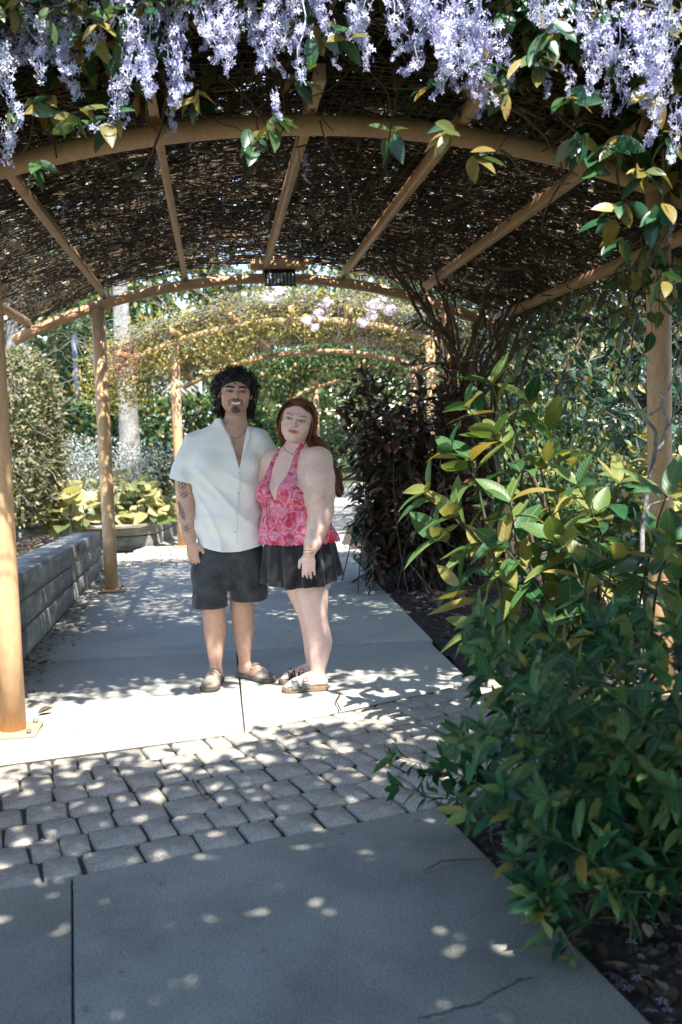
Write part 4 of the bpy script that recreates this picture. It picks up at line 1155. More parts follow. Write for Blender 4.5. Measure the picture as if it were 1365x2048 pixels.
# pale trunks
def trunk_line(pts, Y, zb):
    q_ = [np.array(at(x, y, Y)) for x, y in pts]
    q_ = [np.array([q_[0][0] + 0.02, q_[0][1], zb - 0.1])] + q_
    return np.array(q_)
tree('tree with a pale lichen-grey trunk rising between the first two left posts', (-3.62, 17.0, 0.35), 8, 0.19, (-3.9, 17.5, 6.6), (2.6, 2.4, 1.9), 5000, (0.10, 0.18), sun_leaf, gR, pale_bark, trunk_pts=trunk_line([(262, 930), (258, 850), (252, 760), (246, 690), (243, 640), (240, 560), (236, 400), (230, 250)], 17.0, 0.35))
tree('tree with a thick pale trunk behind the tall clipped hedge', (-6.9, 20.5, 0.4), 8, 0.24, (-7.0, 21.0, 6.8), (2.8, 2.5, 2.2), 5000, (0.10, 0.18), sun_leaf, gR, pale_bark, trunk_pts=trunk_line([(34, 800), (33, 700), (34, 600), (34, 450), (30, 250)], 20.5, 0.4))
tree('dark leafy tree behind the steel pole and low hedge', (-6.0, 23.5, 0.3), 3.5, 0.12, (-5.6, 23.5, 2.9), (1.6, 1.2, 1.8), 8000, (0.10, 0.18), tree_leaf, gR)
tree('spreading green tree behind the garden shed', (-9.5, 34.0, 0.3), 7, 0.3, (-9.0, 34.0, 6.5), (4.5, 3.0, 4.2), 6500, (0.18, 0.32), sun_leaf, gR)
tree('tall tree rising over the shed roof and lattice screen', (-4.3, 36.0, 0.3), 8, 0.3, (-4.2, 36.0, 7.2), (3.8, 3.0, 4.6), 6500, (0.18, 0.32), tree_leaf, gR)
tree('yellow-green tree filling the end of the path', (1.0, 40.0, 0), 7, 0.3, (0.8, 40.0, 6.0), (4.2, 3.0, 5.0), 7500, (0.18, 0.32), sun_leaf, gR)
tree('grey-barked tree at the bend of the path', (1.35, 31.0, 0), 4, 0.10, (0.9, 31.0, 4.6), (1.9, 1.6, 1.5), 2600, (0.12, 0.22), tree_leaf, gR, darkbark, lean=(-0.4, 0))
tree('broad tree behind the farthest pergola', (6.0, 38.0, 0), 7, 0.32, (6.0, 38.0, 6.0), (4.4, 3.0, 5.0), 7000, (0.18, 0.32), tree_leaf, gR)
tree('big tree at the back right above the sage shrubs', (12.0, 34.0, 0), 8, 0.35, (12.0, 34.0, 6.5), (4.8, 3.4, 5.5), 7000, (0.2, 0.34), sun_leaf, gR)
tree('big dark tree at the far right', (17.5, 32.0, 0), 8, 0.35, (17.0, 32.0, 7.0), (4.8, 3.4, 6.0), 6000, (0.2, 0.34), tree_leaf, gR)
tree('leafy tree at the far left behind the pale trunks', (-14.5, 30.0, 0.3), 8, 0.35, (-14.0, 30.0, 6.5), (4.8, 3.4, 5.6), 6500, (0.2, 0.34), sun_leaf, gR)
simple_bush('path_end_bush', 'bright green bush at the left of the path end', 'bush', (-3.6, 27.5, 1.5), (2.4, 1.2, 1.7), 4200, (0.10, 0.2), hedge_leaf, gB)
simple_bush('path_end_bush', 'bright bush beside the farthest pergola post', 'bush', (3.4, 24.5, 1.2), (1.5, 1.2, 1.4), 3600, (0.09, 0.18), hedge_leaf, gB)
simple_bush('path_end_bush', 'yellowish bush closing the end of the path', 'bush', (-0.2, 33.5, 1.3), (2.6, 1.0, 1.5), 3600, (0.12, 0.2), sun_leaf, gB)
simple_bush('path_end_bush', 'green bush right of the second pergola', 'bush', (2.7, 16.8, 1.2), (1.0, 1.3, 1.4), 3600, (0.07, 0.14), hedge_leaf, gB)

# distant wood closing the view
gWd = np.random.default_rng(123)
n = 16000
ang_ = gWd.uniform(-0.75, 0.75, n); rr_ = gWd.uniform(48, 60, n)
top_ = 9 + 2.5 * np.sin(ang_ * 23) + 1.5 * np.sin(ang_ * 61 + 1)
P = np.stack([np.sin(ang_) * rr_, np.cos(ang_) * rr_, top_ * gWd.random(n) ** 0.8], 1)
wd = scat('distant_wood', LEAF_M, P, rdir(n, gWd) + np.array([0, 0, -0.3]), rdir(n, gWd) + np.array([0, -0.5, 0.6]), gWd.uniform(0.5, 1.0, n), sun_leaf, None)
tag(wd, 'distant belt of green woodland behind the garden', 'wood', kind='stuff')

# conifer with level dark boughs at the right
def conifer(label, base, h, r0, g, n_bough=34, reach=2.6):
    root = thing('conifer_tree', label, 'tree', base, 'trees around the garden')
    b = np.array(base, float)
    MB().tube(np.stack([np.full(8, b[0]), np.full(8, b[1]), np.linspace(b[2] - 0.1, h, 8)], 1), np.linspace(r0, r0 * 0.4, 8), 12).build('trunk', darkbark, root, True)
    P, D = [], []
    for i in range(n_bough):
        z = g.uniform(1.7, h); a = g.random() * 6.28
        L_ = reach * (1 - 0.45 * (z - 1.5) / h) * g.uniform(0.6, 1)
        c = wander((b[0], b[1], z), (math.cos(a), math.sin(a), 0.05), L_, 9, 0.07, g, -0.03)
        MB().tube(c, np.linspace(0.035, 0.008, 10), 5, False).build('bough', darkbark, root, True)
        k = 170
        t = g.uniform(0.15, 1, k) * 9; i0 = np.minimum(t.astype(int), 8); f = (t - i0)[:, None]
        q_ = c[i0] * (1 - f) + c[i0 + 1] * f
        d_ = unit(rdir(k, g) * [1, 1, 0.35] + np.array([math.cos(a), math.sin(a), -0.25]) * 0.6)
        P.append(q_ + d_ * 0.05); D.append(d_)
    P, D = np.vstack(P), np.vstack(D)
    scat('crown', (np.array([[-0.06, 0, 0], [0.06, 0, 0], [0.03, 1, -0.1], [-0.03, 1, -0.1]]), np.array([[0, 1, 2, 3]])), P, D, rdir(len(P), g) + np.array([0, 0, 1.2]), g.uniform(0.16, 0.34, len(P)), conifer_leaf, root)
conifer('dark conifer with level drooping boughs behind the vine trunks', (3.0, 13.2, 0), 6.5, 0.16, gR, 62)
conifer('taller dark conifer at the right frame edge', (5.4, 12.2, 0), 7.5, 0.2, gR, 62, 2.8)

# ================= creeper on the second pergola
crp = thing('creeper', 'small-leaved yellow-green creeper with pale pink blossom on the second pergola', 'vine', PG2.pt(-1.7, 0) * [1, 1, 0])
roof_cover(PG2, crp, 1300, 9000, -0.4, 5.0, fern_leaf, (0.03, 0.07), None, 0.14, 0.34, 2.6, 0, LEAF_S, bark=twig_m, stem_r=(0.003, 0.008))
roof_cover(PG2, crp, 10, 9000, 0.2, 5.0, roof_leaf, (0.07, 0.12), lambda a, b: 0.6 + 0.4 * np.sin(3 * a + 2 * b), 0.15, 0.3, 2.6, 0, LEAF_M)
gC = np.random.default_rng(91)
# hanging sheets of small leaves, denser at the left front
n = 15000
s_ = gC.uniform(-2.9, 2.2, n); v_ = gC.uniform(-0.7, 1.2, n)
drop = np.interp(s_, [-2.9, -2.2, -1.0, 0.2, 1.2, 2.2], [0.55, 0.75, 0.62, 0.28, 0.22, 0.4]) * (0.6 + 0.4 * np.sin(4.3 * s_ + 1.1) * np.sin(9.1 * s_))
hh = 0.45 - gC.random(n) ** 0.8 * (0.45 + np.abs(drop))
keep = gC.random(n) < np.interp(s_, [-2.9, -0.6, 0.5, 2.2], [1.0, 0.95, 0.45, 0.35])
P = PG2.pt(s_, v_, hh)[keep]
P += np.sin(P[:, [0]] * 9 + P[:, [2]] * 7) * [0, 0.08, 0]
scat('foliage', LEAF_S, P, rdir(len(P), gC) + np.array([0, -0.2, -0.3]), rdir(len(P), gC) + np.array([0.1, -0.4, 0.6]), gC.uniform(0.035, 0.075, len(P)), fern_leaf, crp)
m = MB()
for _ in range(420):
    p = PG2.pt(gC.uniform(-2.8, 2.3), gC.uniform(-0.6, 1.5), gC.uniform(0.1, 0.4))
    m.tube(wander(p, gC.normal(size=3) * [1, .6, .5] + np.array([0, -0.2, -0.1]), gC.uniform(0.3, 1.1), 8, 0.3, gC), np.linspace(1, .4, 9) * gC.uniform(.003, .008), 3, False)
o = m.build('stems', twig_m, crp); o['kind'] = 'stuff'
def blossom(c, g, r, k=70):
    m = MB()
    P = unit(g.normal(size=(k, 3))) * (g.random((k, 1)) ** 0.4) * np.array(r)
    out = unit(P / np.array(r) + 0.3 * g.normal(size=(k, 3)))
    m.instances(STAR[0] * [1.25, 1.0, 1], STAR[1], P, unit(np.cross(out, g.normal(size=(k, 3)))), out, g.uniform(1.0, 1.5, k), g.random(k))
    o = link('blossom_cluster', m.mesh('blossom_cluster', pinkpetal), crp, Vector(c) - base_of(crp))
for (px, py, sx, sy) in [(640, 625, .13, .13), (655, 607, .10, .08), (615, 640, .10, .07), (545, 598, .16, .09), (560, 580, .12, .06), (745, 610, .14, .08), (765, 605, .14, .09), (725, 645, .08, .07), (745, 632, .09, .07), (630, 655, .06, .05), (780, 620, .10, .08)]:
    blossom(at(px, py, 12.35), gC, (sx * 0.85, 0.08, sy * 0.85), 40)
# dangling red-brown seed strings at the left end
m = MB()
for k in range(5):
    p = np.array(at(222 + k * 12, 690, 12.6))
    for j in range(26):
        q_ = p + [gC.normal() * 0.015 + 0.02 * math.sin(j), gC.normal() * 0.02, -j * 0.016]
        m.tube([q_, q_ + [0.004, 0, -0.016]], 0.010, 5)
o = m.build('seed_strings', plain('seed_red', (0.22, 0.06, 0.05), 0.6), crp); o['kind'] = 'stuff'

# ================= creeper on the farthest pergola
crp3 = thing('creeper', 'dark green creeper smothering the farthest pergola', 'vine', PG3.pt(-1.7, 0) * [1, 1, 0])
roof_cover(PG3, crp3, 200, 9000, -0.6, 4.6, hedge_leaf, (0.09, 0.16), None, 0.02, 0.5, 2.7, 0, LEAF_M)
n = 7000
s_ = gC.uniform(-2.9, 2.6, n); v_ = gC.uniform(-0.8, 0.9, n)
P = PG3.pt(s_, v_, 0.5 - gC.random(n) * (0.75 + 0.25 * np.sin(3.3 * s_)))
scat('foliage', LEAF_M, P, rdir(n, gC) + np.array([0, -0.2, -0.4]), rdir(n, gC) + np.array([0, -0.4, 0.6]), gC.uniform(0.07, 0.14, n), hedge_leaf, crp3)

# ================= litter
gL = np.random.default_rng(66)
STARF = star(5, 0.019, 0.006)
def litter(name, n, fn, T, size, mat, kind='stuff', **kw):
    P = fn(n)
    m = MB()
    m.instances(T[0], T[1], P, rdir(len(P), gL) * [1, 1, 0.12], rdir(len(P), gL) * 0.25 + np.array([0, 0, 1.0]), gL.uniform(*size, len(P)), gL.random(len(P)))
    o = m.build(name, mat); tag(o, kind=kind, **kw)
def on_bed(n):
    Y = gL.uniform(1.6, 11.0, n)
    x0 = np.where(Y < 3.8, redge(Y), np.interp(Y, [3.8, 4.4, 5.9, 11], [0.42, 0.82, 0.80, 0.25])) + 0.02
    X = x0 + np.abs(gL.normal(size=n)) * 0.55
    return np.stack([X, Y, -0.015 + 0.018 * vnoise(X, Y, 6.0, 1.0) + 0.02 * gL.random(n) + 0.03 * np.minimum(1, (X - x0))], 1)
def on_path(n):
    Y = gL.uniform(2.0, 11.5, n)
    X = gL.uniform(-1, 1, n) * 1.3 - 0.55 - 0.122 * (Y - 5)
    return np.stack([X, Y, np.full(n, 0.007)], 1)
def on_wallfoot(n):
    v_ = gL.uniform(-1.5, 6.4, n); s_ = -1.95 + np.abs(gL.normal(size=n)) * 0.10
    q_ = np.stack([MID1[0] + s_ * U1[0] + v_ * V1[0], MID1[1] + s_ * U1[1] + v_ * V1[1], np.full(n, 0.008)], 1)
    return q_
def on_raised(n):
    v_ = gL.uniform(0.5, 6.4, n); s_ = -2.3 - np.abs(gL.normal(size=n)) * 1.2
    return np.stack([MID1[0] + s_ * U1[0] + v_ * V1[0], MID1[1] + s_ * U1[1] + v_ * V1[1], ztop(v_) - 0.04 + 0.03 * gL.random(n)], 1)
petal_brown = leafmat('faded_petal', [(0.0, (0.16, 0.13, 0.17)), (0.6, (0.34, 0.31, 0.40)), (1.0, (0.60, 0.58, 0.66))], 0.7, 0.1)
litter('bark_chips', 9000, on_bed, LEAF_S, (0.015, 0.05), surf('bark_chip', [(0.3, (0.02, 0.016, 0.013)), (0.7, (0.09, 0.07, 0.055))], 30.0, 0.9, 0.0), label='dark bark chips covering the right garden bed', cat='mulch')
litter('fallen_flowers', 900, on_bed, STARF, (0.7, 1.1), petal_brown, label='fallen star flowers on the dark garden bed', cat='flowers')
litter('fallen_petals', 300, on_path, STARF, (0.5, 0.9), leafmat('dry_petal', [(0.0, (0.05, 0.045, 0.06)), (0.7, (0.14, 0.12, 0.18)), (1.0, (0.35, 0.32, 0.42))], 0.8, 0.1), label='dried fallen flowers scattered over the concrete', cat='flowers')
litter('bed_leaf_litter', 1500, on_bed, LEAF_M, (0.03, 0.08), dead_leaf, label='dry brown leaves on the right garden bed', cat='leaves')
litter('wall_foot_litter', 900, on_wallfoot, LEAF_M, (0.015, 0.05), dead_leaf, label='leaf litter gathered along the foot of the sleeper wall', cat='leaves')
litter('raised_bed_litter', 3500, on_raised, LEAF_M, (0.03, 0.09), dead_leaf, label='dry litter on the raised bed behind the sleeper wall', cat='leaves')
# sticks and single leaves on the slab
for (pts, r_, lab) in [([(850, 1742), (885, 1728), (925, 1720), (985, 1724)], 0.0045, 'thin dark forked twig lying across the near path edge'),
                       ([(1030, 1902), (1075, 1900), (1115, 1888), (1150, 1870), (1195, 1840)], 0.004, 'green bent twig poking from the bed over the near slab'),
                       ([(680, 1390), (672, 1405), (683, 1422), (676, 1412)], 0.005, 'curled brown twig on the sunlit slab beside the sandals'),
                       ([(60, 1415), (80, 1408), (100, 1410)], 0.003, 'dry twig lying behind the near left post'),
                       ([(385, 1560), (400, 1590), (412, 1600), (440, 1585)], 0.0035, 'small dark twig on the pavers')]:
    q_ = np.array([np.array(gnd(x, y, 0.012)) + [0, 0, 0.01 * (i % 2)] for i, (x, y) in enumerate(pts)])
    o = MB().tube(q_, np.linspace(1, 0.5, len(q_)) * r_, 5).build('twig', vine_bark if 'green' not in lab else greenstem, None, True, tuple(q_[0]))
    tag(o, lab, 'twig', 'fallen twigs')
for (px, py, s_, lab) in [(75, 1428, 0.085, 'curled pale dead leaf behind the near left post'), (70, 1330, 0.09, 'brown dead leaf at the foot of the sleeper wall'), (1110, 1840, 0.05, 'dry leaf on the near bed edge')]:
    p = gnd(px, py, 0.012)
    m = MB(); T_ = leaf_tmpl(0.5, 0.25, -0.15, 5)
    m.instances(T_[0], T_[1], [[0, 0, 0]], [[0.9, 0.5, 0.1]], [[0.1, -0.2, 1]], s_, 0.9)
    o = m.build('fallen_leaf', dead_leaf, None, True); o.location = p
    tag(o, lab, 'leaf', 'fallen leaves on the path')
# ================================================================== PEOPLE
class Field:
    """signed distance on a rectilinear grid; meshed with surface nets"""
    def __init__(s, xs, ys, zs):
        s.x, s.y, s.z = [np.asarray(a, np.float32) for a in (xs, ys, zs)]
        s.F = np.full((len(xs), len(ys), len(zs)), 0.25, np.float32)
    def sub(s, lo, hi):
        sl = []
        for a, l_, h_ in zip((s.x, s.y, s.z), lo, hi):
            sl.append(slice(int(np.searchsorted(a, l_)), int(np.searchsorted(a, h_))))
        return tuple(sl)
    def grid(s, sl):
        return s.x[sl[0]][:, None, None], s.y[sl[1]][None, :, None], s.z[sl[2]][None, None, :]
    def add(s, fn, lo, hi, k=0.02, mode='add'):
        m = k + 0.012
        sl = s.sub([a - m for a in lo], [a + m for a in hi])
        if any(q.stop <= q.start for q in sl): return s
        d = fn(*s.grid(sl)).astype(np.float32)
        F = s.F[sl]
        if mode == 'add':
            h = np.clip(0.5 + 0.5 * (F - d) / k, 0, 1)
            s.F[sl] = F * (1 - h) + d * h - k * h * (1 - h)
        else:
            h = np.clip(0.5 - 0.5 * (F + d) / k, 0, 1)
            s.F[sl] = F * (1 - h) - d * h + k * h * (1 - h)
        return s
    # --- primitives
    def cone(s, a, b, ra, rb, k=0.02, mode='add', flat=None):
        a, b = np.array(a, float), np.array(b, float)
        r = max(ra, rb)
        lo, hi = np.minimum(a, b) - r, np.maximum(a, b) + r
        ab = b - a; L2 = (ab * ab).sum() + 1e-12
        def fn(X, Y, Z):
            t = np.clip(((X - a[0]) * ab[0] + (Y - a[1]) * ab[1] + (Z - a[2]) * ab[2]) / L2, 0, 1)
            dx, dy, dz = X - a[0] - t * ab[0], Y - a[1] - t * ab[1], Z - a[2] - t * ab[2]
            return np.sqrt(dx * dx + dy * dy + dz * dz) - (ra + (rb - ra) * t)
        return s.add(fn, lo, hi, k, mode)
    def chain(s, pts, rads, k=0.015):
        for i in range(len(pts) - 1): s.cone(pts[i], pts[i + 1], rads[i], rads[i + 1], k)
        return s
    def ell(s, c, r, R=None, k=0.015, mode='add'):
        c, r = np.array(c, float), np.array(r, float)
        R = np.eye(3) if R is None else np.asarray(R, float)   # columns = local axes in world
        ext = np.abs(R) @ r
        def fn(X, Y, Z):
            X, Y, Z = X - c[0], Y - c[1], Z - c[2]
            l_ = [X * R[0, i] + Y * R[1, i] + Z * R[2, i] for i in range(3)]
            k0 = np.sqrt(sum((l_[i] / r[i]) ** 2 for i in range(3))) + 1e-6
            k1 = np.sqrt(sum((l_[i] / r[i] ** 2) ** 2 for i in range(3))) + 1e-6
            return k0 * (k0 - 1) / k1
        return s.add(fn, c - ext, c + ext, k, mode)
    def loft(s, prof, ax=(1, 0), k=0.02, p=2.0, wave=None, zlo=None, zhi=None, mode='add'):
        """prof rows: z, cx, cy, rx, ry ; ax = direction of rx in plan"""
        A = np.array(prof, float); A = A[np.argsort(A[:, 0])]
        z0 = A[0, 0] if zlo is None else zlo; z1 = A[-1, 0] if zhi is None else zhi
        rm = max(A[:, 3].max(), A[:, 4].max()) * 1.2
        lo = (A[:, 1].min() - rm, A[:, 2].min() - rm, z0); hi = (A[:, 1].max() + rm, A[:, 2].max() + rm, z1)
        # smooth interpolation of the rows
        zz = np.linspace(A[0, 0], A[-1, 0], 200)
        ii = np.interp(zz, A[:, 0], np.arange(len(A))); i0 = np.clip(ii.astype(int), 0, len(A) - 2); f = ii - i0
        f = f[:, None]
        Pm = A[np.clip(i0 - 1, 0, len(A) - 1), 1:]; P0 = A[i0, 1:]; P1 = A[i0 + 1, 1:]; P2 = A[np.clip(i0 + 2, 0, len(A) - 1), 1:]
        V = 0.5 * (2 * P0 + (P1 - Pm) * f + (2 * Pm - 5 * P0 + 4 * P1 - P2) * f ** 2 + (3 * P0 - Pm - 3 * P1 + P2) * f ** 3)
        def fn(X, Y, Z):
            g = [np.interp(Z.ravel(), zz, V[:, j]).reshape(Z.shape) for j in range(4)]
            dx, dy = X - g[0], Y - g[1]
            a_ = dx * ax[0] + dy * ax[1]; b_ = -dx * ax[1] + dy * ax[0]
            rx, ry = g[2], g[3]
            q = (np.abs(a_ / rx) ** p + np.abs(b_ / ry) ** p) ** (1 / p) + 1e-6
            rr = np.sqrt(a_ * a_ + b_ * b_)
            d = rr - rr / q
            if wave is not None: d = d - wave(np.arctan2(b_ / ry, a_ / rx), Z)
            return np.maximum(d, np.maximum(z0 - Z, Z - z1))
        return s.add(fn, lo, hi, k, mode)
    def shell(s, th):
        s.F = np.maximum(s.F, -(s.F + th)); return s
    def cut(s, fn):
        X, Y, Z = s.grid((slice(None),) * 3)
        s.F = np.maximum(s.F, fn(X, Y, Z)).astype(np.float32); return s
    def warp(s, fn):
        X, Y, Z = s.grid((slice(None),) * 3)
        s.F = (s.F + fn(X, Y, Z)).astype(np.float32); return s
    def nets(s):
        F = s.F
        F[[0, -1]] = 0.1; F[:, [0, -1]] = 0.1; F[:, :, [0, -1]] = 0.1
        sg = F < 0
        cs = sum(sg[i:sg.shape[0] - 1 + i, j:sg.shape[1] - 1 + j, k:sg.shape[2] - 1 + k].astype(np.int8) for i in (0, 1) for j in (0, 1) for k in (0, 1))
        act = (cs > 0) & (cs < 8)
        ci = np.argwhere(act)
        idx = np.full(act.shape, -1, np.int64); idx[act] = np.arange(len(ci))
        acc = np.zeros((len(ci), 3)); cnt = np.zeros(len(ci))
        co = [np.asarray(a, float) for a in (s.x, s.y, s.z)]
        for ax in range(3):
            for a in (0, 1):
                for b in (0, 1):
                    o0 = np.zeros(3, int); o = [q for q in range(3) if q != ax]
                    o0[o[0]], o0[o[1]] = a, b
                    o1 = o0.copy(); o1[ax] = 1
                    p0, p1 = ci + o0, ci + o1
                    f0 = F[p0[:, 0], p0[:, 1], p0[:, 2]].astype(float); f1 = F[p1[:, 0], p1[:, 1], p1[:, 2]].astype(float)
                    m = (f0 < 0) != (f1 < 0)
                    t = np.where(m, f0 / np.where(m, f0 - f1, 1), 0)
                    P = np.stack([co[q][p0[:, q]] for q in range(3)], 1)
                    Q = np.stack([co[q][p1[:, q]] for q in range(3)], 1)
                    acc += np.where(m[:, None], P + (Q - P) * t[:, None], 0); cnt += m
        v = acc / cnt[:, None]
        quads = []
        for ax in range(3):
            o = [q for q in range(3) if q != ax]
            a0 = [slice(None)] * 3; a1 = [slice(None)] * 3
            a0[ax] = slice(0, -1); a1[ax] = slice(1, None)
            d = sg[tuple(a0)] != sg[tuple(a1)]
            e = np.argwhere(d)
            e = e[(e[:, o[0]] > 0) & (e[:, o[1]] > 0) & (e[:, o[0]] < F.shape[o[0]] - 1) & (e[:, o[1]] < F.shape[o[1]] - 1)]
            def cell(da, db):
                c = e.copy(); c[:, o[0]] -= da; c[:, o[1]] -= db
                return idx[c[:, 0], c[:, 1], c[:, 2]]
            q = np.stack([cell(0, 0), cell(1, 0), cell(1, 1), cell(0, 1)], 1)
            inside = sg[e[:, 0], e[:, 1], e[:, 2]]
            flip = inside if ax != 1 else ~inside
            q[flip] = q[flip][:, ::-1]
            quads.append(q)
        return v, np.vstack(quads)[:, ::-1]

def axis_fine(lo, hi, step, flo=None, fhi=None, fstep=None):
    if flo is None: return np.arange(lo, hi, step)
    return np.concatenate([np.arange(lo, flo, step), np.arange(flo, fhi, fstep), np.arange(fhi, hi, step)])

def relax(v, q, it=2, lam=0.5):
    n = len(v)
    e = np.vstack([q[:, [0, 1]], q[:, [1, 2]], q[:, [2, 3]], q[:, [3, 0]]])
    for _ in range(it):
        acc = np.zeros((n, 3)); cnt = np.bincount(e.ravel(), minlength=n).astype(float)
        for j in range(3):
            acc[:, j] = np.bincount(e[:, 0], v[e[:, 1], j], n) + np.bincount(e[:, 1], v[e[:, 0], j], n)
        v = v * (1 - lam) + lam * acc / np.maximum(cnt, 1)[:, None]
    return v

def paintmat(name, rough=0.5, spec=0.35, sss=0.0, bump=0.15, bscale=300.0, sheen=0.0):
    m, n = newmat(name); L = n.links.new
    a = N(n, 'ShaderNodeAttribute'); a.attribute_name = 'paint'
    tc = N(n, 'ShaderNodeTexCoord')
    nz = N(n, 'ShaderNodeTexNoise', inp={'Scale': 40.0, 'Detail': 5.0}); L(tc.outputs['Object'], nz.inputs['Vector'])
    r2 = ramp(n, nz.outputs[0], [(0.3, (0.92, 0.90, 0.89)), (0.5, (0.99, 0.98, 0.97)), (0.7, (1.05, 1.04, 1.04))])
    mx = N(n, 'ShaderNodeMix', data_type='RGBA', blend_type='MULTIPLY'); mx.inputs[0].default_value = 1.0
    L(a.outputs['Color'], mx.inputs[6]); L(r2.outputs[0], mx.inputs[7])
    p = N(n, 'ShaderNodeBsdfPrincipled', inp={'Roughness': rough, 'Specular IOR Level': spec})
    L(mx.outputs[2], p.inputs['Base Color'])
    if sss:
        p.inputs['Subsurface Weight'].default_value = sss
        p.inputs['Subsurface Radius'].default_value = (0.012, 0.005, 0.003)
        p.inputs['Subsurface Scale'].default_value = 0.6
    if bump:
        nb = N(n, 'ShaderNodeTexNoise', inp={'Scale': bscale, 'Detail': 3.0}); L(tc.outputs['Object'], nb.inputs['Vector'])
        b = N(n, 'ShaderNodeBump', inp={'Strength': bump, 'Distance': 0.002}); L(nb.outputs[0], b.inputs['Height']); L(b.outputs[0], p.inputs['Normal'])
    o = N(n, 'ShaderNodeOutputMaterial'); L(p.outputs[0], o.inputs[0])
    return m

def fabric(name, c0, c1, rough=0.9, scale=500.0, big=6.0):
    m, n = newmat(name); L = n.links.new
    tc = N(n, 'ShaderNodeTexCoord')
    nz = N(n, 'ShaderNodeTexNoise', inp={'Scale': big, 'Detail': 5.0}); L(tc.outputs['Object'], nz.inputs['Vector'])
    cr = ramp(n, nz.outputs[0], [(0.3, c0), (0.7, c1)])
    p = N(n, 'ShaderNodeBsdfPrincipled', inp={'Roughness': rough, 'Specular IOR Level': 0.2})
    p.inputs['Sheen Weight'].default_value = 0.15
    L(cr.outputs[0], p.inputs['Base Color'])
    nb = N(n, 'ShaderNodeTexNoise', inp={'Scale': scale, 'Detail': 2.0}); L(tc.outputs['Object'], nb.inputs['Vector'])
    b = N(n, 'ShaderNodeBump', inp={'Strength': 0.35, 'Distance': 0.002}); L(nb.outputs[0], b.inputs['Height']); L(b.outputs[0], p.inputs['Normal'])
    o = N(n, 'ShaderNodeOutputMaterial'); L(p.outputs[0], o.inputs[0])
    return m

def head_frame(yaw, roll, pitch=0.0):
    """columns: local x (image right), y (back), z (up)"""
    cy, sy = math.cos(yaw), math.sin(yaw)
    Ry = np.array([[cy, -sy, 0], [sy, cy, 0], [0, 0, 1]])
    cr_, sr = math.cos(roll), math.sin(roll)
    Rr = np.array([[cr_, 0, sr], [0, 1, 0], [-sr, 0, cr_]])
    cp_, sp_ = math.cos(pitch), math.sin(pitch)
    Rp = np.array([[1, 0, 0], [0, cp_, -sp_], [0, sp_, cp_]])
    return Rr @ Ry @ Rp

def add_head(f, c, R, sx=1.0, male=True, S=1.0):
    c = np.array(c, float)
    W = lambda p: c + R @ (np.array(p, float) * [S * sx, S, S])
    E = lambda p, r, k=0.015, mode='add': f.ell(W(p), np.array(r) * [S * sx, S, S], R, k, mode)
    E((0, .014, .032), (.077, .097, .088), .02)
    E((0, -.022, -.028), (.066 if male else .068, .070, .086), .03)
    E((0, -.018, -.070), (.057 if male else .058, .058, .045), .03)
    E((0, -.066, -.102), (.026, .020, .018), .025)
    for sg in (-1, 1):
        E((sg * .038, -.062, -.030), (.027, .020, .026), .025)
        E((sg * .078, .012, -.010), (.009, .019, .031), .008)
        E((sg * .030, -.0935, .006), (.017, .012, .0095), .008, 'sub')
        E((sg * .030, -.0835, .005), (.0145, .012, .0115), .004)
        E((sg * .0115, -.094, -.030), (.0085, .010, .0075), .006)
    E((0, -.079, .026), (.050, .015, .011), .016)
    f.cone(W((0, -.086, .014)), W((0, -.108, -.024)), .0075 * S, .0115 * S, .010)
    E((0, -.088, -.060), (.026, .012, .016), .012)
    if male:   # smile, open
        E((0, -.095, -.0535), (.027, .009, .0045), .005)
        E((0, -.093, -.0735), (.021, .010, .0055), .005)
    else:
        E((0, -.0965, -.0575), (.021, .008, .0045), .004)
        E((0, -.0955, -.067), (.018, .009, .0060), .004)
    return W

def add_hand(f, wr, d, l_, pn, S=1.0, curl=0.5, thumb=1, tips=None):
    """wr wrist, d finger direction, l_ across towards the thumb, pn towards the palm side"""
    wr = np.array(wr, float); d = unit(d); l_ = np.array(l_, float); l_ = unit(l_ - (l_ * d).sum() * d); pn = np.cross(d, l_) * np.sign((np.cross(d, l_) * np.array(pn)).sum())
    R = np.stack([l_, pn, d], 1)
    f.ell(wr + d * .050 * S, np.array([.042, .017, .056]) * S, R, .012)
    f.ell(wr + d * .045 * S + l_ * .022 * S + pn * .008 * S, np.array([.018, .016, .034]) * S, R, .012)
    out = []
    for i, (o, L_, r) in enumerate(((.031, .070, .0092), (.0105, .080, .0095), (-.0105, .075, .0090), (-.031, .058, .0082))):
        a = wr + d * (.088 - .006 * abs(i - 1.2)) * S + l_ * o * S
        cu = curl * (0.85 + 0.22 * i)
        d1 = unit(d + pn * cu * 0.55 + l_ * o * 2.0)
        d2 = unit(d + pn * cu * 1.5 + l_ * o * 0.6)
        d3 = unit(d + pn * cu * 2.6)
        b = a + d1 * L_ * .46 * S; c = b + d2 * L_ * .32 * S; e = c + d3 * L_ * .26 * S
        f.chain([a - d * .02 * S, a, b, c, e], [r * S, r * 1.05 * S, r * .98 * S, r * .9 * S, r * .78 * S], .0045)
        out.append((c, e, r * S))
    a = wr + d * .020 * S + l_ * .028 * S + pn * .006 * S
    b = a + unit(d * .75 + l_ * .75 + pn * .35) * .038 * S
    c = b + unit(d * 1.0 + l_ * .25 + pn * .45) * .032 * S
    e = c + unit(d * 1.0 + l_ * .02 + pn * .5) * .026 * S
    f.chain([a, b, c, e], [.0145 * S, .0125 * S, .011 * S, .0088 * S], .007)
    out.append((c, e, .0088 * S))
    return out

def bvh_of(me):
    v = np.empty(len(me.vertices) * 3); me.vertices.foreach_get('co', v)
    return BVHTree.FromPolygons([tuple(k) for k in v.reshape(-1, 3)], [tuple(p.vertices) for p in me.polygons])

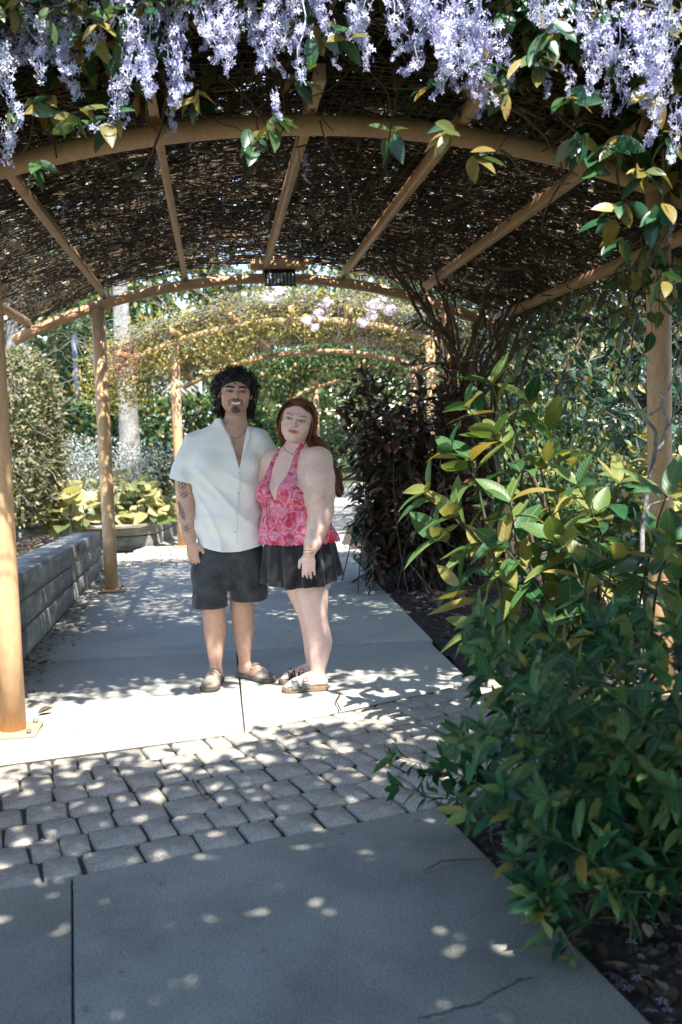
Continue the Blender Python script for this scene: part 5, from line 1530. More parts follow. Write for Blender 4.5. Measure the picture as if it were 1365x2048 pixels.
def decal(name, poly, bvh, org, mat, parent, step=0.006, off=0.004, th=0.003, ydir=(0, 1, 0), y0=-0.6):
    """thin patch of cloth laid on a surface: polygon in (x, z), cast along +y"""
    poly = np.array(poly, float)
    lo, hi = poly.min(0), poly.max(0)
    xs = np.arange(lo[0], hi[0] + step, step); zs = np.arange(lo[1], hi[1] + step, step)
    def inside(x, z):
        c = False; n = len(poly); j = n - 1
        for i in range(n):
            if (poly[i, 1] > z) != (poly[j, 1] > z) and x < (poly[j, 0] - poly[i, 0]) * (z - poly[i, 1]) / (poly[j, 1] - poly[i, 1]) + poly[i, 0]: c = not c
            j = i
        return c
    cache = {}
    V, Q = [], []
    def vid(i, k):
        if (i, k) in cache: return cache[(i, k)]
        h = bvh.ray_cast(Vector((xs[i], y0, zs[k])), Vector(ydir), 2.0)
        cache[(i, k)] = None
        if h[0] is not None:
            cache[(i, k)] = len(V); V.append((h[0].x, h[0].y - off, h[0].z))
        return cache[(i, k)]
    for i in range(len(xs) - 1):
        for k in range(len(zs) - 1):
            if inside(xs[i] + step / 2, zs[k] + step / 2):
                q = [vid(i, k), vid(i + 1, k), vid(i + 1, k + 1), vid(i, k + 1)]
                if None not in q: Q.append(q)
    if not Q: return None
    V = np.array(V); Q = np.array(Q)
    lab = np.arange(len(V))                      # keep the largest connected patch
    for _ in range(400):
        mn = lab[Q].min(1); new = lab.copy()
        for c_ in range(4): np.minimum.at(new, Q[:, c_], mn)
        if (new == lab).all(): break
        lab = new
    big = np.bincount(lab[Q[:, 0]]).argmax()
    Q = Q[lab[Q[:, 0]] == big]
    used, Q = np.unique(Q, return_inverse=True)
    V = V[used]; Q = Q.reshape(-1, 4)
    Vr = relax(V, Q, 2, 0.4)
    nb = np.bincount(Q.ravel(), minlength=len(V))
    n = len(V)
    V2 = np.vstack([Vr, Vr + [0, th + off * 0.8, 0]])
    # border walls
    ed = {}
    for q in Q:
        for a, b in zip(q, np.roll(q, -1)):
            ed[(a, b)] = 1
    side = [[b, a, a + n, b + n] for (a, b) in ed if (b, a) not in ed]
    me = raw_mesh(name, V2, np.vstack([Q, np.array(side)]), None, None, True, mat)
    return link(name, me, parent)

def mk(name, f, mat, parent, paint=None, it=3, smooth=True):
    v, q = f.nets()
    v = relax(v, q, it, 0.5)
    me = raw_mesh(name, v, q, None, None, smooth, mat, None if paint is None else paint(v))
    return link(name, me, parent)

skin_m = paintmat('skin', 0.48, 0.35, 0.12, 0.10, 260.0)
def mixc(a, b, t):
    t = np.clip(t, 0, 1)[:, None]
    return a * (1 - t) + np.array(b) * t
def blob(p, c, r):
    return np.clip(1.35 - np.sqrt((((p - np.array(c)) / np.array(r)) ** 2).sum(1)) * 1.0, 0, 1)
def hard(p, c, r, s=6.0):
    return np.clip((1 - np.sqrt((((p - np.array(c)) / np.array(r)) ** 2).sum(1))) * s + 0.5, 0, 1)

# ------------------------------------------------------------------ man
MX, MY = -0.668, 5.75
man = thing('person', 'man in white open-collar shirt and black denim shorts with an arm round the woman', 'person', (MX, MY, 0))
mx = lambda px: (px - 452) / 346.0
mz = lambda py: 1.42 - (py - 880) / 346.0
f = Field(axis_fine(-0.33, 0.36, 0.0045, -0.02, 0.20, 0.003), axis_fine(-0.32, 0.32, 0.0045, -0.16, -0.02, 0.003), axis_fine(-0.005, 1.85, 0.0055, 1.545, 1.83, 0.003))
HC = (mx(481), -0.01, 1.690); HR = head_frame(R_(9), R_(4), R_(3))
f.loft([(0.74, .010, .01, .150, .115), (.84, .008, .01, .160, .120), (.98, .012, .0, .165, .118), (1.12, .012, .0, .172, .115), (1.28, .010, .005, .180, .108), (1.38, .012, .01, .175, .092), (1.45, .025, .015, .110, .07), (1.50, .04, .02, .07, .06)], k=.03)
f.chain([(mx(474), .03, 1.40), (mx(477), .035, 1.50), (mx(480), .03, 1.60)], [.085, .068, .060], .012)
for sg in (-1, 1):
    f.chain([(.045, .015, 1.465), (.012 + sg * .155, .01, 1.405)], [.055, .062], .04)
f.ell((.012 - .085, -.085, 1.26), (.085, .04, .06), None, .04); f.ell((.012 + .085, -.085, 1.26), (.085, .04, .06), None, .04)
W = add_head(f, HC, HR, 1.17, True)
# right arm (image left)
f.chain([(-.165, .01, 1.395), (-.205, .01, 1.26), (mx(376), -.01, 1.165), (mx(375), -.02, 1.08), (mx(377), -.045, .985), (mx(381), -.075, .885), (mx(384), -.085, .845)], [.066, .062, .056, .050, .048, .036, .033], .02)
tipsR = add_hand(f, (mx(385), -.087, .842), (.10, -.06, -1), (.85, -.55, 0), (.4, .8, 0), 1.0, 0.42)
# left arm, behind the woman
f.chain([(.185, .01, 1.395), (.255, .06, 1.26), (.30, .13, 1.13), (.315, .185, 1.12)], [.064, .058, .05, .046], .02)
# legs
for (sg, kx, ky, ax_, ay) in ((-1, mx(421), -.03, mx(419), -.005), (1, mx(475), .06, mx(475), .085)):
    f.loft([(.055, ax_, ay + .005, .037, .043), (.10, ax_, ay, .036, .042), (.18, ax_ + sg * -.001, ay + .004, .047, .050), (.29, (ax_ + kx) / 2, ay + .012, .064, .066), (.36, kx, ky + .02, .067, .067), (.44, kx, ky, .069, .068), (.50, kx + sg * .004, ky, .073, .072), (.62, sg * .088 + .008, ky * .6, .088, .086), (.78, sg * .085 + .008, 0.01, .100, .10)], k=.012)
# feet
fa = unit(np.array([-.10, -1.0, 0])); fb = unit(np.array([.75, -.66, 0]))
f.chain([(mx(419), 0.0, .06), (mx(419) + fa[0] * .10, fa[1] * .10, .055), (mx(419) + fa[0] * .18, fa[1] * .17, .028)], [.036, .034, .020], .02)
f.chain([(mx(475), .085, .06), (mx(475) + fb[0] * .10, .085 + fb[1] * .10, .055), (mx(475) + fb[0] * .18, .085 + fb[1] * .17, .028)], [.036, .034, .020], .02)
def paint_man(v):
    base = np.array([0.49, 0.30, 0.215])
    col = np.tile(base, (len(v), 1))
    h = ((v - np.array(HC)) @ HR) / [1.17, 1, 1]
    front = h[:, 1] < -.03
    hd = (v[:, 2] > 1.55)
    F_ = lambda c, r, s=6.0: hard(h[:, [0, 2]], c, r, s) * front * hd
    B_ = lambda c, r: blob(h[:, [0, 2]], c, r) * front * hd
    for sg in (-1, 1):
        col = mixc(col, (0.52, 0.20, 0.16), 0.55 * B_((sg * .045, -.025), (.026, .022)))
        col = mixc(col, (0.25, 0.14, 0.105), 0.75 * B_((sg * .030, .006), (.022, .014)))  # lid and eye-socket shade painted into the skin colour
    col = mixc(col, (0.50, 0.24, 0.18), 0.4 * B_((0, -.024), (.016, .014)))
    # stubble, moustache and goatee
    col = mixc(col, (0.20, 0.13, 0.10), 0.35 * B_((0, -.075), (.055, .035)))
    col = mixc(col, (0.05, 0.035, 0.03), 0.80 * F_((0, -.0425), (.030, .0058), 3.0))
    for sg in (-1, 1): col = mixc(col, (0.07, 0.045, 0.035), 0.6 * F_((sg * .031, -.060), (.006, .018), 3.0))
    col = mixc(col, (0.022, 0.016, 0.014), 0.85 * F_((0, -.100), (.024, .018), 2.5))
    col = mixc(col, (0.03, 0.02, 0.016), 0.7 * F_((0, -.084), (.012, .010), 3.0))
    # mouth
    col = mixc(col, (0.36, 0.13, 0.11), 0.9 * F_((0, -.063), (.029, .0135), 5.0))
    up_ = h[:, 2] + 0.0030 - (h[:, 0] / .024) ** 2 * .004
    col = mixc(col, (0.78, 0.74, 0.68), np.clip((1 - np.abs((h[:, 2] + .0625 - (h[:, 0] / .022) ** 2 * .004) / .0046)) * 5, 0, 1) * (np.abs(h[:, 0]) < .020) * front * hd)
    # brows and eyes
    for sg in (-1, 1):
        bx = h[:, 0] * sg
        arch_ = .0265 + .004 * np.sin(np.clip((bx - .012) / .04, 0, 1) * 3.1) - .06 * np.clip(bx - .042, 0, 1)
        col = mixc(col, (0.022, 0.016, 0.014), np.clip((1 - np.abs(h[:, 2] - arch_) / .0062) * 4, 0, 1) * (bx > .009) * (bx < .052) * front * hd)
        col = mixc(col, (0.04, 0.028, 0.024), 0.95 * F_((sg * .030, .0045), (.0175, .0055), 4.0))
        col = mixc(col, (0.55, 0.50, 0.47), 0.35 * F_((sg * .0225, .0030), (.0040, .0016), 3.0))
        col = mixc(col, (0.55, 0.50, 0.47), 0.35 * F_((sg * .038, .0030), (.0036, .0016), 3.0))
    for sg in (-1, 1): col = mixc(col, (0.14, 0.07, 0.05), 0.8 * F_((sg * .0095, -.0345), (.0048, .003), 3.0))
    # chest hair and neck
    ch = hard(v[:, [0, 2]], (mx(485), 1.34), (.045, .10), 2.0) * (v[:, 1] < 0) * (v[:, 2] < 1.48)
    sp = np.sin(v[:, 0] * 520 + 3 * np.sin(v[:, 2] * 300)) * np.sin(v[:, 2] * 430 + 2 * np.sin(v[:, 0] * 260))
    col = mixc(col, (0.10, 0.065, 0.05), ch * np.clip(sp * 1.2, 0, 0.55))
    # forearm tattoos
    arm = (v[:, 0] < -.165) & (v[:, 2] < 1.19) & (v[:, 2] > .86) & (v[:, 1] < 0.02)
    px = 452 + v[:, 0] * 346; py = 880 + (1.42 - v[:, 2]) * 346
    def ink(t): return np.clip(t, 0, 1) * arm
    q = np.stack([px, py], 1)
    n1 = np.sin(px * .9 + py * .35) * np.sin(py * .55 - px * .3)
    t1 = np.maximum(hard(q, (371, 966), (10, 10), 3), hard(q, (374, 985), (9, 8), 3)) * (n1 > -.15)
    t2 = hard((q - [367, 1018]) @ np.array([[.92, .38], [-.38, .92]]), (0, 0), (5.5, 20), 3) * (np.sin(py * 1.3) * np.sin(px * 1.1) > -.45)
    ang = np.arctan2(py - 1052, px - 376); rad = np.hypot(px - 376, py - 1052)
    t3 = np.clip((5.0 + 7.5 * np.clip(np.cos(ang * 9), 0, 1) ** 3 - rad), 0, 1) * (rad > 2.0)
    t4 = np.clip(1.6 - np.abs(px - 362 - 3 * np.sin(py * .12)), 0, 1) * (py > 1000) * (py < 1048)
    col = mixc(col, (0.055, 0.05, 0.055), 0.85 * ink(np.maximum.reduce([t1, t2, t3, t4])))
    # nails
    for (a, e, r) in tipsR:
        col = mixc(col, (0.56, 0.36, 0.29), 0.6 * hard(v, e, (.007, .007, .007), 2))
    return col
mk('body', f, skin_m, man, paint_man)

# shirt
shirt_m = fabric('white_linen', (0.66, 0.645, 0.605), (0.74, 0.725, 0.685), 0.92, 420.0, 9.0)
f = Field(np.arange(-0.37, 0.37, 0.005), np.arange(-0.26, 0.26, 0.005), np.arange(0.74, 1.60, 0.005))
f.loft([(0.70, .036, .005, .200, .152), (.80, .034, .005, .199, .150), (.95, .022, .0, .196, .148), (1.08, .014, .0, .196, .144), (1.22, .012, .0, .205, .138), (1.33, .012, .005, .208, .124), (1.40, .014, .01, .196, .106), (1.46, .022, .012, .15, .085), (1.51, .036, .014, .098, .078), (1.56, .05, .016, .088, .074)], k=.02, p=2.5)
for sg in (-1, 1): f.chain([(.045, .014, 1.470), (.014 + sg * .175, .008, 1.408)], [.056, .064], .03)
f.ell((-.075, -.09, 1.26), (.09, .05, .07), None, .05); f.ell((.10, -.09, 1.26), (.09, .05, .07), None, .05)
f.loft([(1.14, mx(371), -.012, .088, .086), (1.20, mx(372), -.010, .085, .084), (1.28, mx(378), -.002, .080, .082), (1.36, mx(387), .006, .074, .08), (1.44, mx(395), .01, .05, .06)], k=.03)
f.chain([(.20, .01, 1.40), (.262, .055, 1.27), (.29, .10, 1.19)], [.078, .082, .082], .03)
def wr(X, Y, Z):
    m_ = np.clip((1.38 - Z) / .2, 0, 1)
    a = np.sin(26 * Z + 16 * X + 3.0 * np.sin(9 * X + 4)) * .0055 + np.sin(46 * Z - 22 * X + 4 * np.sin(13 * X)) * .0028
    b = np.sin(30 * X + 5 * np.sin(6 * Z)) * .0055 * np.clip((1.15 - Z) / .25, 0, 1)
    d1 = np.exp(-((X + .15) ** 2 + (Z - 1.16) ** 2) / .012) * np.sin(70 * (Z + .8 * X)) * .005
    d2 = np.exp(-((X + .27) ** 2 + (Z - 1.27) ** 2) / .012) * np.sin(60 * (Z - .5 * X)) * .003
    def ridge(t): return (1 - np.abs(np.sin(t))) ** 2
    c = ridge(9 * Z + 13 * (X - .02) + 1.6 * np.sin(7 * X + 1) + 2.2 * np.sin(5 * Z)) * -.013 * np.clip((1.30 - Z) / .15, 0, 1)
    e = ridge(14 * Z - 10 * (X + .1) + 2.0 * np.sin(6 * X)) * -.009 * np.clip((1.12 - Z) / .2, 0, 1)
    return ((a + b) * m_ + d1 + d2 + c + e)
f.warp(wr)
f.shell(0.012)
hem = lambda X: 0.803 - 0.022 * np.cos(np.clip((X - .04) / .2, -1, 1) * 2.2)
f.cut(lambda X, Y, Z: np.where(X > -.185 - 0.0 * X, hem(X) - Z, -1.0))
f.cut(lambda X, Y, Z: np.where(X < -.177, (1.188 - .28 * (X - mx(371)) - Z) * .95, -1.0))
f.cut(lambda X, Y, Z: np.where((X > .235) & (Z > 1.0), (1.215 - Z), -1.0))
# V opening and neck hole
zV = mz(934)
xl = lambda Z: np.interp(Z, [zV, mz(872), mz(836), 1.60], [mx(488), mx(470), mx(450), mx(440)])
xr = lambda Z: np.interp(Z, [zV, mz(872), mz(836), 1.60], [mx(489), mx(499), mx(505), mx(512)])
f.cut(lambda X, Y, Z: np.where((Y < 0.0) & (Z > zV - .01), np.minimum(np.minimum(X - xl(Z.ravel()).reshape(Z.shape), xr(Z.ravel()).reshape(Z.shape) - X), Z - zV), -1.0))
def neck(X, Y, Z):
    return np.where(Z > 1.40, .088 - np.sqrt((X - mx(477) - .0) ** 2 + (Y - .012) ** 2) - (1.60 - Z) * .10, -1.0)
f.cut(neck)
f.cut(lambda X, Y, Z: Z - 1.545 + 0 * X + 0 * Y)
shirt = mk('shirt', f, shirt_m, man, None, 2)
sb_ = bvh_of(shirt.data)
PX = lambda *pts: [(mx(x), mz(y)) for x, y in pts]
decal('lapel', PX((443, 822), (436, 838), (428, 853), (452, 859), (462, 872), (475, 897), (486, 932), (489, 930), (473, 872), (450, 828)), sb_, None, shirt_m, man, .004, .010, .004)
decal('lapel', PX((504, 836), (513, 846), (524, 857), (512, 862), (508, 880), (500, 905), (490, 934), (489, 925), (498, 872)), sb_, None, shirt_m, man, .004, .010, .004)
decal('placket', PX((484, 932), (494, 930), (490, 960), (483, 1020), (478, 1088), (466, 1090), (472, 1020), (478, 970)), sb_, None, shirt_m, man, .005, .003, .002)
decal('chest_pocket', PX((517, 892), (541, 896), (538, 936), (514, 932)), sb_, None, shirt_m, man, .005, .003, .002)
btn_m = plain('shell_button', (0.62, 0.60, 0.55), 0.3)
for (px, py) in ((486, 946), (483, 985), (479, 1024), (475, 1060)):
    h = sb_.ray_cast(Vector((mx(px), -.6, mz(py))), Vector((0, 1, 0)))
    if h[0]:
        MB().tube([h[0] + Vector((0, -.009, 0)) + Vector((MX, MY, 0)), h[0] + Vector((0, -.003, 0)) + Vector((MX, MY, 0))], .0055, 10).build('button', btn_m, man)

# shorts
denim_m = fabric('black_denim', (0.016, 0.017, 0.019), (0.060, 0.063, 0.070), 0.9, 380.0, 13.0)
f = Field(np.arange(-0.28, 0.30, 0.005), np.arange(-0.22, 0.24, 0.005), np.arange(0.42, 0.93, 0.005))
for sg, hx, rx in ((-1, mx(414), .101), (1, mx(492), .104)):
    yy = -.02 if sg < 0 else .03
    f.loft([(.40, hx, yy, rx, .105), (.48, hx, yy, rx, .108), (.62, hx * .98 + .002, yy * .8, .107, .112), (.72, hx * .90 + .004, yy * .5, .112, .116), (.80, sg * .085 + .014, 0, .108, .112), (.86, sg * .07 + .02, 0, .10, .10)], k=.004)
f.loft([(.545, .004, .01, .022, .085), (.60, .008, .01, .05, .10), (.655, .012, .008, .10, .112), (.70, .012, .006, .16, .124), (.76, .014, .005, .178, .130), (.82, .020, .005, .174, .128), (.90, .022, .005, .166, .124)], k=.02)
def wr2(X, Y, Z):
    return np.sin(40 * Z + 30 * np.abs(X - .01) + 4 * np.sin(11 * X)) * .003 * np.clip((.80 - Z) / .1, 0, 1) + np.sin(34 * X + 6 * np.sin(7 * Z)) * .0028
f.warp(wr2); f.shell(.012)
f.cut(lambda X, Y, Z: np.where(X < .012, .452 + .02 * (X + .10), .478 + .01 * X) - Z + 0 * Y)
shorts = mk('shorts', f, denim_m, man)
hemb = bvh_of(shorts.data)
decal('hem_stitch', [(mx(380), .462), (mx(450), .466), (mx(450), .476), (mx(380), .472)], hemb, None, denim_m, man, .005, .002, .002)
decal('fly_seam', [(.018, .60), (.028, .60), (.032, .78), (.020, .78)], hemb, None, denim_m, man, .005, .002, .002)

# hair
hair_m = surf('black_curls', [(0.3, (0.006, 0.005, 0.005)), (0.7, (0.018, 0.014, 0.013))], 40.0, 0.5, 0.0, spec=0.35)
f = Field(np.arange(-.08, .26, .004), np.arange(-.16, .18, .004), np.arange(1.52, 1.87, .004))
HCa = np.array(HC)
Wm = lambda p: HCa + HR @ np.array(p, float)
f.ell(Wm((0, .022, .048)), (.104, .108, .090), HR, .02)
f.ell(Wm((0, .070, -.04)), (.105, .055, .105), HR, .03)
f.ell(Wm((-.086, .055, -.072)), (.024, .040, .072), HR, .02)
f.ell(Wm((.088, .055, -.078)), (.023, .040, .075), HR, .02)
f.ell(Wm((-.100, .02, .03)), (.026, .05, .05), HR, .02); f.ell(Wm((.100, .02, .03)), (.026, .05, .05), HR, .02)
f.ell(Wm((-.035, -.075, .078)), (.035, .022, .02), HR, .01); f.ell(Wm((.03, -.078, .080)), (.035, .022, .02), HR, .01)
f.warp(lambda X, Y, Z: .006 * np.sin(150 * X + 3 * np.sin(90 * Z)) * np.sin(140 * Y + 2 * np.sin(80 * X)) * np.sin(130 * Z + 2) + .004 * np.sin(260 * X + 1) * np.sin(240 * Z + 240 * Y))
f.ell(Wm((0, -.080, -.036)), (.090, .085, .094), HR, .008, 'sub')
v, q = f.nets(); v = relax(v, q, 1, .4)
hair = link('hair', raw_mesh('hair', v, q, None, None, True, hair_m), man)
gH = np.random.default_rng(12)
m = MB()
sel = gH.choice(len(v), 950, replace=False)
for i in sel:
    p = v[i]
    hl = (p - HCa) @ HR
    if hl[1] < -.035 and hl[2] < .064 and abs(hl[0]) < .095: continue
    nrm = unit(p - (HCa + np.array([0, .02, 0.02])))
    t1 = unit(np.cross(nrm, gH.normal(size=3))); t2 = np.cross(nrm, t1)
    R0 = gH.uniform(.005, .010); k = 9
    th = np.linspace(0, gH.uniform(3.5, 8), k) + gH.random() * 6.28
    ax = unit(nrm * .5 + gH.normal(size=3) * .5 + np.array([0, 0, -.5]))
    c = p + (np.cos(th)[:, None] * t1 + np.sin(th)[:, None] * t2) * R0 + nrm * .003 + np.linspace(0, .022, k)[:, None] * ax
    m.tube(c, .0021, 4, False)
me = m.mesh('curls', hair_m, True); o = link('curls', me, hair); o['kind'] = 'stuff'

# necklace
m = MB()
bb_ = bvh_of([c for c in man.children if c.name.startswith('body')][0].data)
pts = []
for t in np.linspace(0, 1, 20):
    px = 462 + (503 - 462) * t; py = 864 + 18 * math.sin(math.pi * t) - 6 * t
    h = bb_.ray_cast(Vector((mx(px), -.6, mz(py))), Vector((0, 1, 0)))
    if h[0]: pts.append(np.array(h[0]) + [MX, MY - .003, 0])
MB().tube(np.array(pts), .003, 6).build('necklace', plain('silver_chain', (0.35, 0.35, 0.36), 0.3, 0.5, 0.9), man, True)

# clogs
clog_m = fabric('taupe_suede', (0.16, 0.135, 0.112), (0.24, 0.205, 0.172), 0.95, 250.0, 14.0)
sole_m = surf('dark_sole', [(0.3, (0.05, 0.045, 0.04)), (0.7, (0.11, 0.095, 0.08))], 20.0, 0.8, 0.2)
def foot_field(org, d, L_=.30, W_=.105):
    """coords: a along foot from heel, b across, z"""
    d = np.array([d[0], d[1]]); n_ = np.array([-d[1], d[0]])
    lo = np.array(org[:2]); ext = .36
    f = Field(np.arange(lo[0] - ext, lo[0] + ext, .004), np.arange(lo[1] - ext, lo[1] + ext, .004), np.arange(-.004, .17, .004))
    X, Y, Z = f.grid((slice(None),) * 3)
    a = (X - org[0]) * d[0] + (Y - org[1]) * d[1] + 0 * Z; b = (X - org[0]) * n_[0] + (Y - org[1]) * n_[1] + 0 * Z
    return f, a, b, Z + 0 * a
def outline(a, L_, W_):
    t = np.clip(a / L_, 0, 1)
    return W_ / 2 * np.interp(t.ravel(), [0, .04, .12, .3, .5, .7, .82, .92, .98, 1], [.25, .62, .78, .72, .78, 1.0, 1.0, .85, .5, .15]).reshape(a.shape)
def clog(heel, d, parent, mirror=1):
    L_, W_ = .295, .112
    f, a, b, Z = foot_field(heel, d)
    w_ = outline(a, L_, W_)
    dd = np.maximum(np.abs(b) - w_, np.maximum(-a, a - L_))
    f.F = np.maximum(dd, np.maximum(.004 - Z, Z - .030)).astype(np.float32)
    v, q = f.nets(); v = relax(v, q, 2, .5)
    root = link('clog', raw_mesh('clog', v, q, None, None, True, sole_m), parent)
    # upper
    f, a, b, Z = foot_field(heel, d)
    H_ = np.interp((a / L_).ravel(), [0, .1, .3, .42, .55, .75, .9, 1.0], [.035, .042, .056, .098, .094, .064, .05, .03]).reshape(a.shape)
    w2 = outline(a, L_, W_) - .003
    up = np.sqrt((b / np.maximum(w2, .004)) ** 2 + np.clip((Z - .026) / np.maximum(H_ - .026, .004), 0, 9) ** 2) - 1
    F_ = up * .045
    F_ = np.maximum(F_, np.maximum(.028 - Z, np.maximum(-a, a - L_)))
    inner = np.maximum(F_ + .006, -1)
    F2 = np.maximum(F_, -inner)
    # open back: upper stops behind the instep, low rim at the heel
    rim = np.where(a < .115, Z - .046, -1.0)
    f.F = np.maximum(F2, rim).astype(np.float32)
    v, q = f.nets(); v = relax(v, q, 2, .5)
    upo = link('upper', raw_mesh('upper', v, q, None, None, True, clog_m), root)
    # strap over the instep
    f, a, b, Z = foot_field(heel, d)
    s_ = np.maximum(np.abs(F_ - .004) - .004, np.abs(a - .150 - .12 * (Z - .05)) - .014)
    f.F = np.maximum(s_, .03 - Z).astype(np.float32)
    v, q = f.nets(); v = relax(v, q, 1, .5)
    link('strap', raw_mesh('strap', v, q, None, None, True, clog_m), root)
    n_ = np.array([-d[1], d[0]])
    c = np.array([heel[0], heel[1]]) + np.array(d[:2]) * .155 + n_ * .040 * mirror
    MB().bevbox((c[0] + MX, c[1] + MY, .074), (.02, .02, .005), .002).build('buckle', plain('pewter', (0.25, 0.22, 0.18), 0.35, 0.5, 0.8), root)
    return root
clog((mx(419) - fa[0] * .05 + .004, 0.0 + .055), fa, man, 1)
clog((mx(475) - fb[0] * .055, .085 + .05), fb, man, -1)

# ------------------------------------------------------------------ woman
WX, WY = -0.245, 5.60
woman = thing('person', 'woman with long auburn hair in a pink floral halter top and black flared skirt', 'person', (WX, WY, 0))
wx = lambda px: (px - 595) / 355.0
wz = lambda py: 1.42 - (py - 875) / 355.0
FD = np.array([-.62, -.785]); LD = np.array([.785, -.62])     # body front, her left side
AX = (LD[0], LD[1])
f = Field(axis_fine(-0.34, 0.34, 0.0045, -0.09, 0.13, 0.003), axis_fine(-0.36, 0.34, 0.0045, -0.16, -0.02, 0.003), axis_fine(-0.005, 1.68, 0.0055, 1.375, 1.66, 0.003))
WC = (wx(601), -0.005, 1.515); WR = head_frame(R_(-5), R_(14), R_(3))
tors = [(.60, .02, .0, .185, .165), (.72, .015, .005, .200, .180), (.84, .0, .0, .198, .172), (.95, -.015, -.005, .190, .162), (1.03, -.022, -.005, .182, .150), (1.12, -.022, .0, .178, .145), (1.22, -.018, .005, .172, .120), (1.29, -.012, .01, .150, .092), (1.34, -.004, .015, .090, .07), (1.37, .0, .02, .06, .055)]
f.loft(tors, AX, k=.02)
for sg in (-1, 1):
    c = np.array([-.02, .0]) + FD * .092 + LD * sg * .078
    f.ell((c[0], c[1], 1.120), (.082, .082, .080), None, .03)
f.chain([(-.005, .03, 1.28), (.004, .032, 1.37), (.012, .028, 1.44)], [.070, .058, .055], .014)
W2 = add_head(f, WC, WR, 1.20, False, .97)
f.ell(W2((0, -.030, -.108)), (.042, .04, .020), WR, .02)
# shoulders
sh_l = np.array([wx(640), -.085, 1.285]); sh_r = np.array([-.135, .085, 1.285])
f.chain([(-.0, .015, 1.31), sh_l], [.055, .072], .05); f.chain([(-.01, .02, 1.31), sh_r], [.055, .066], .05)
# left arm (camera side)
f.chain([sh_l, (wx(640), -.13, 1.19), (wx(641), -.155, 1.10), (wx(644), -.165, 1.015), (wx(636), -.185, .93), (wx(626), -.21, .85), (wx(618), -.225, .792)], [.078, .086, .080, .064, .056, .044, .033], .03)
tipsL = add_hand(f, (wx(617.5), -.227, .786), (-.05, -.05, -1), (-.95, .15, 0), (.25, .9, 0), .92, 0.30)
# right arm, behind the man
f.chain([sh_r, (-.20, .15, 1.18), (-.26, .20, 1.08), (-.30, .23, 1.06)], [.068, .062, .052, .046], .03)
# legs: near (her left), far (her right)
f.loft([(.05, wx(628), -.10, .038, .036), (.09, wx(626), -.10, .037, .035), (.17, wx(629), -.10, .052, .048), (.27, wx(632), -.10, .069, .060), (.36, wx(628), -.10, .066, .060), (.42, wx(624), -.10, .070, .064), (.52, wx(620), -.095, .088, .080), (.62, wx(617), -.085, .106, .095), (.76, wx(612), -.075, .12, .11)], k=.012)
f.loft([(.05, wx(617), .10, .038, .036), (.09, wx(615), .10, .037, .035), (.17, wx(616), .10, .052, .048), (.27, wx(618), .095, .066, .060), (.36, wx(612), .09, .064, .060), (.42, wx(606), .085, .068, .064), (.52, wx(598), .08, .086, .080), (.62, wx(594), .075, .104, .095), (.76, wx(592), .07, .12, .11)], k=.012)
# feet with toes
fn_ = unit(np.array([-1.0, -.10, 0])); ff_ = unit(np.array([-1.0, -.16, 0]))
for (ax_, ay, d) in ((wx(628), -.10, fn_), (wx(617), .10, ff_)):
    n_ = np.array([-d[1], d[0], 0])
    o_ = np.array([ax_, ay, 0])
    f.chain([o_ + [0.015, 0, .055], o_ + d * .06 + [0, 0, .062], o_ + d * .13 + [0, 0, .048]], [.034, .036, .030], .025)
    f.ell(o_ + d * .125 + np.array([0, 0, .046]), (.06, .042, .020), np.stack([d, n_, [0, 0, 1]], 1), .02)
    for j, (b_, l_, r) in enumerate(((.028, .052, .0115), (.011, .050, .0085), (-.004, .044, .008), (-.018, .036, .0075), (-.030, .026, .007))):
        sgn = 1
        p = o_ + d * .150 + n_ * b_ * sgn + np.array([0, 0, .042])
        f.cone(p, p + d * l_ * .8 + np.array([0, 0, -.003]), r, r * .9, .004)
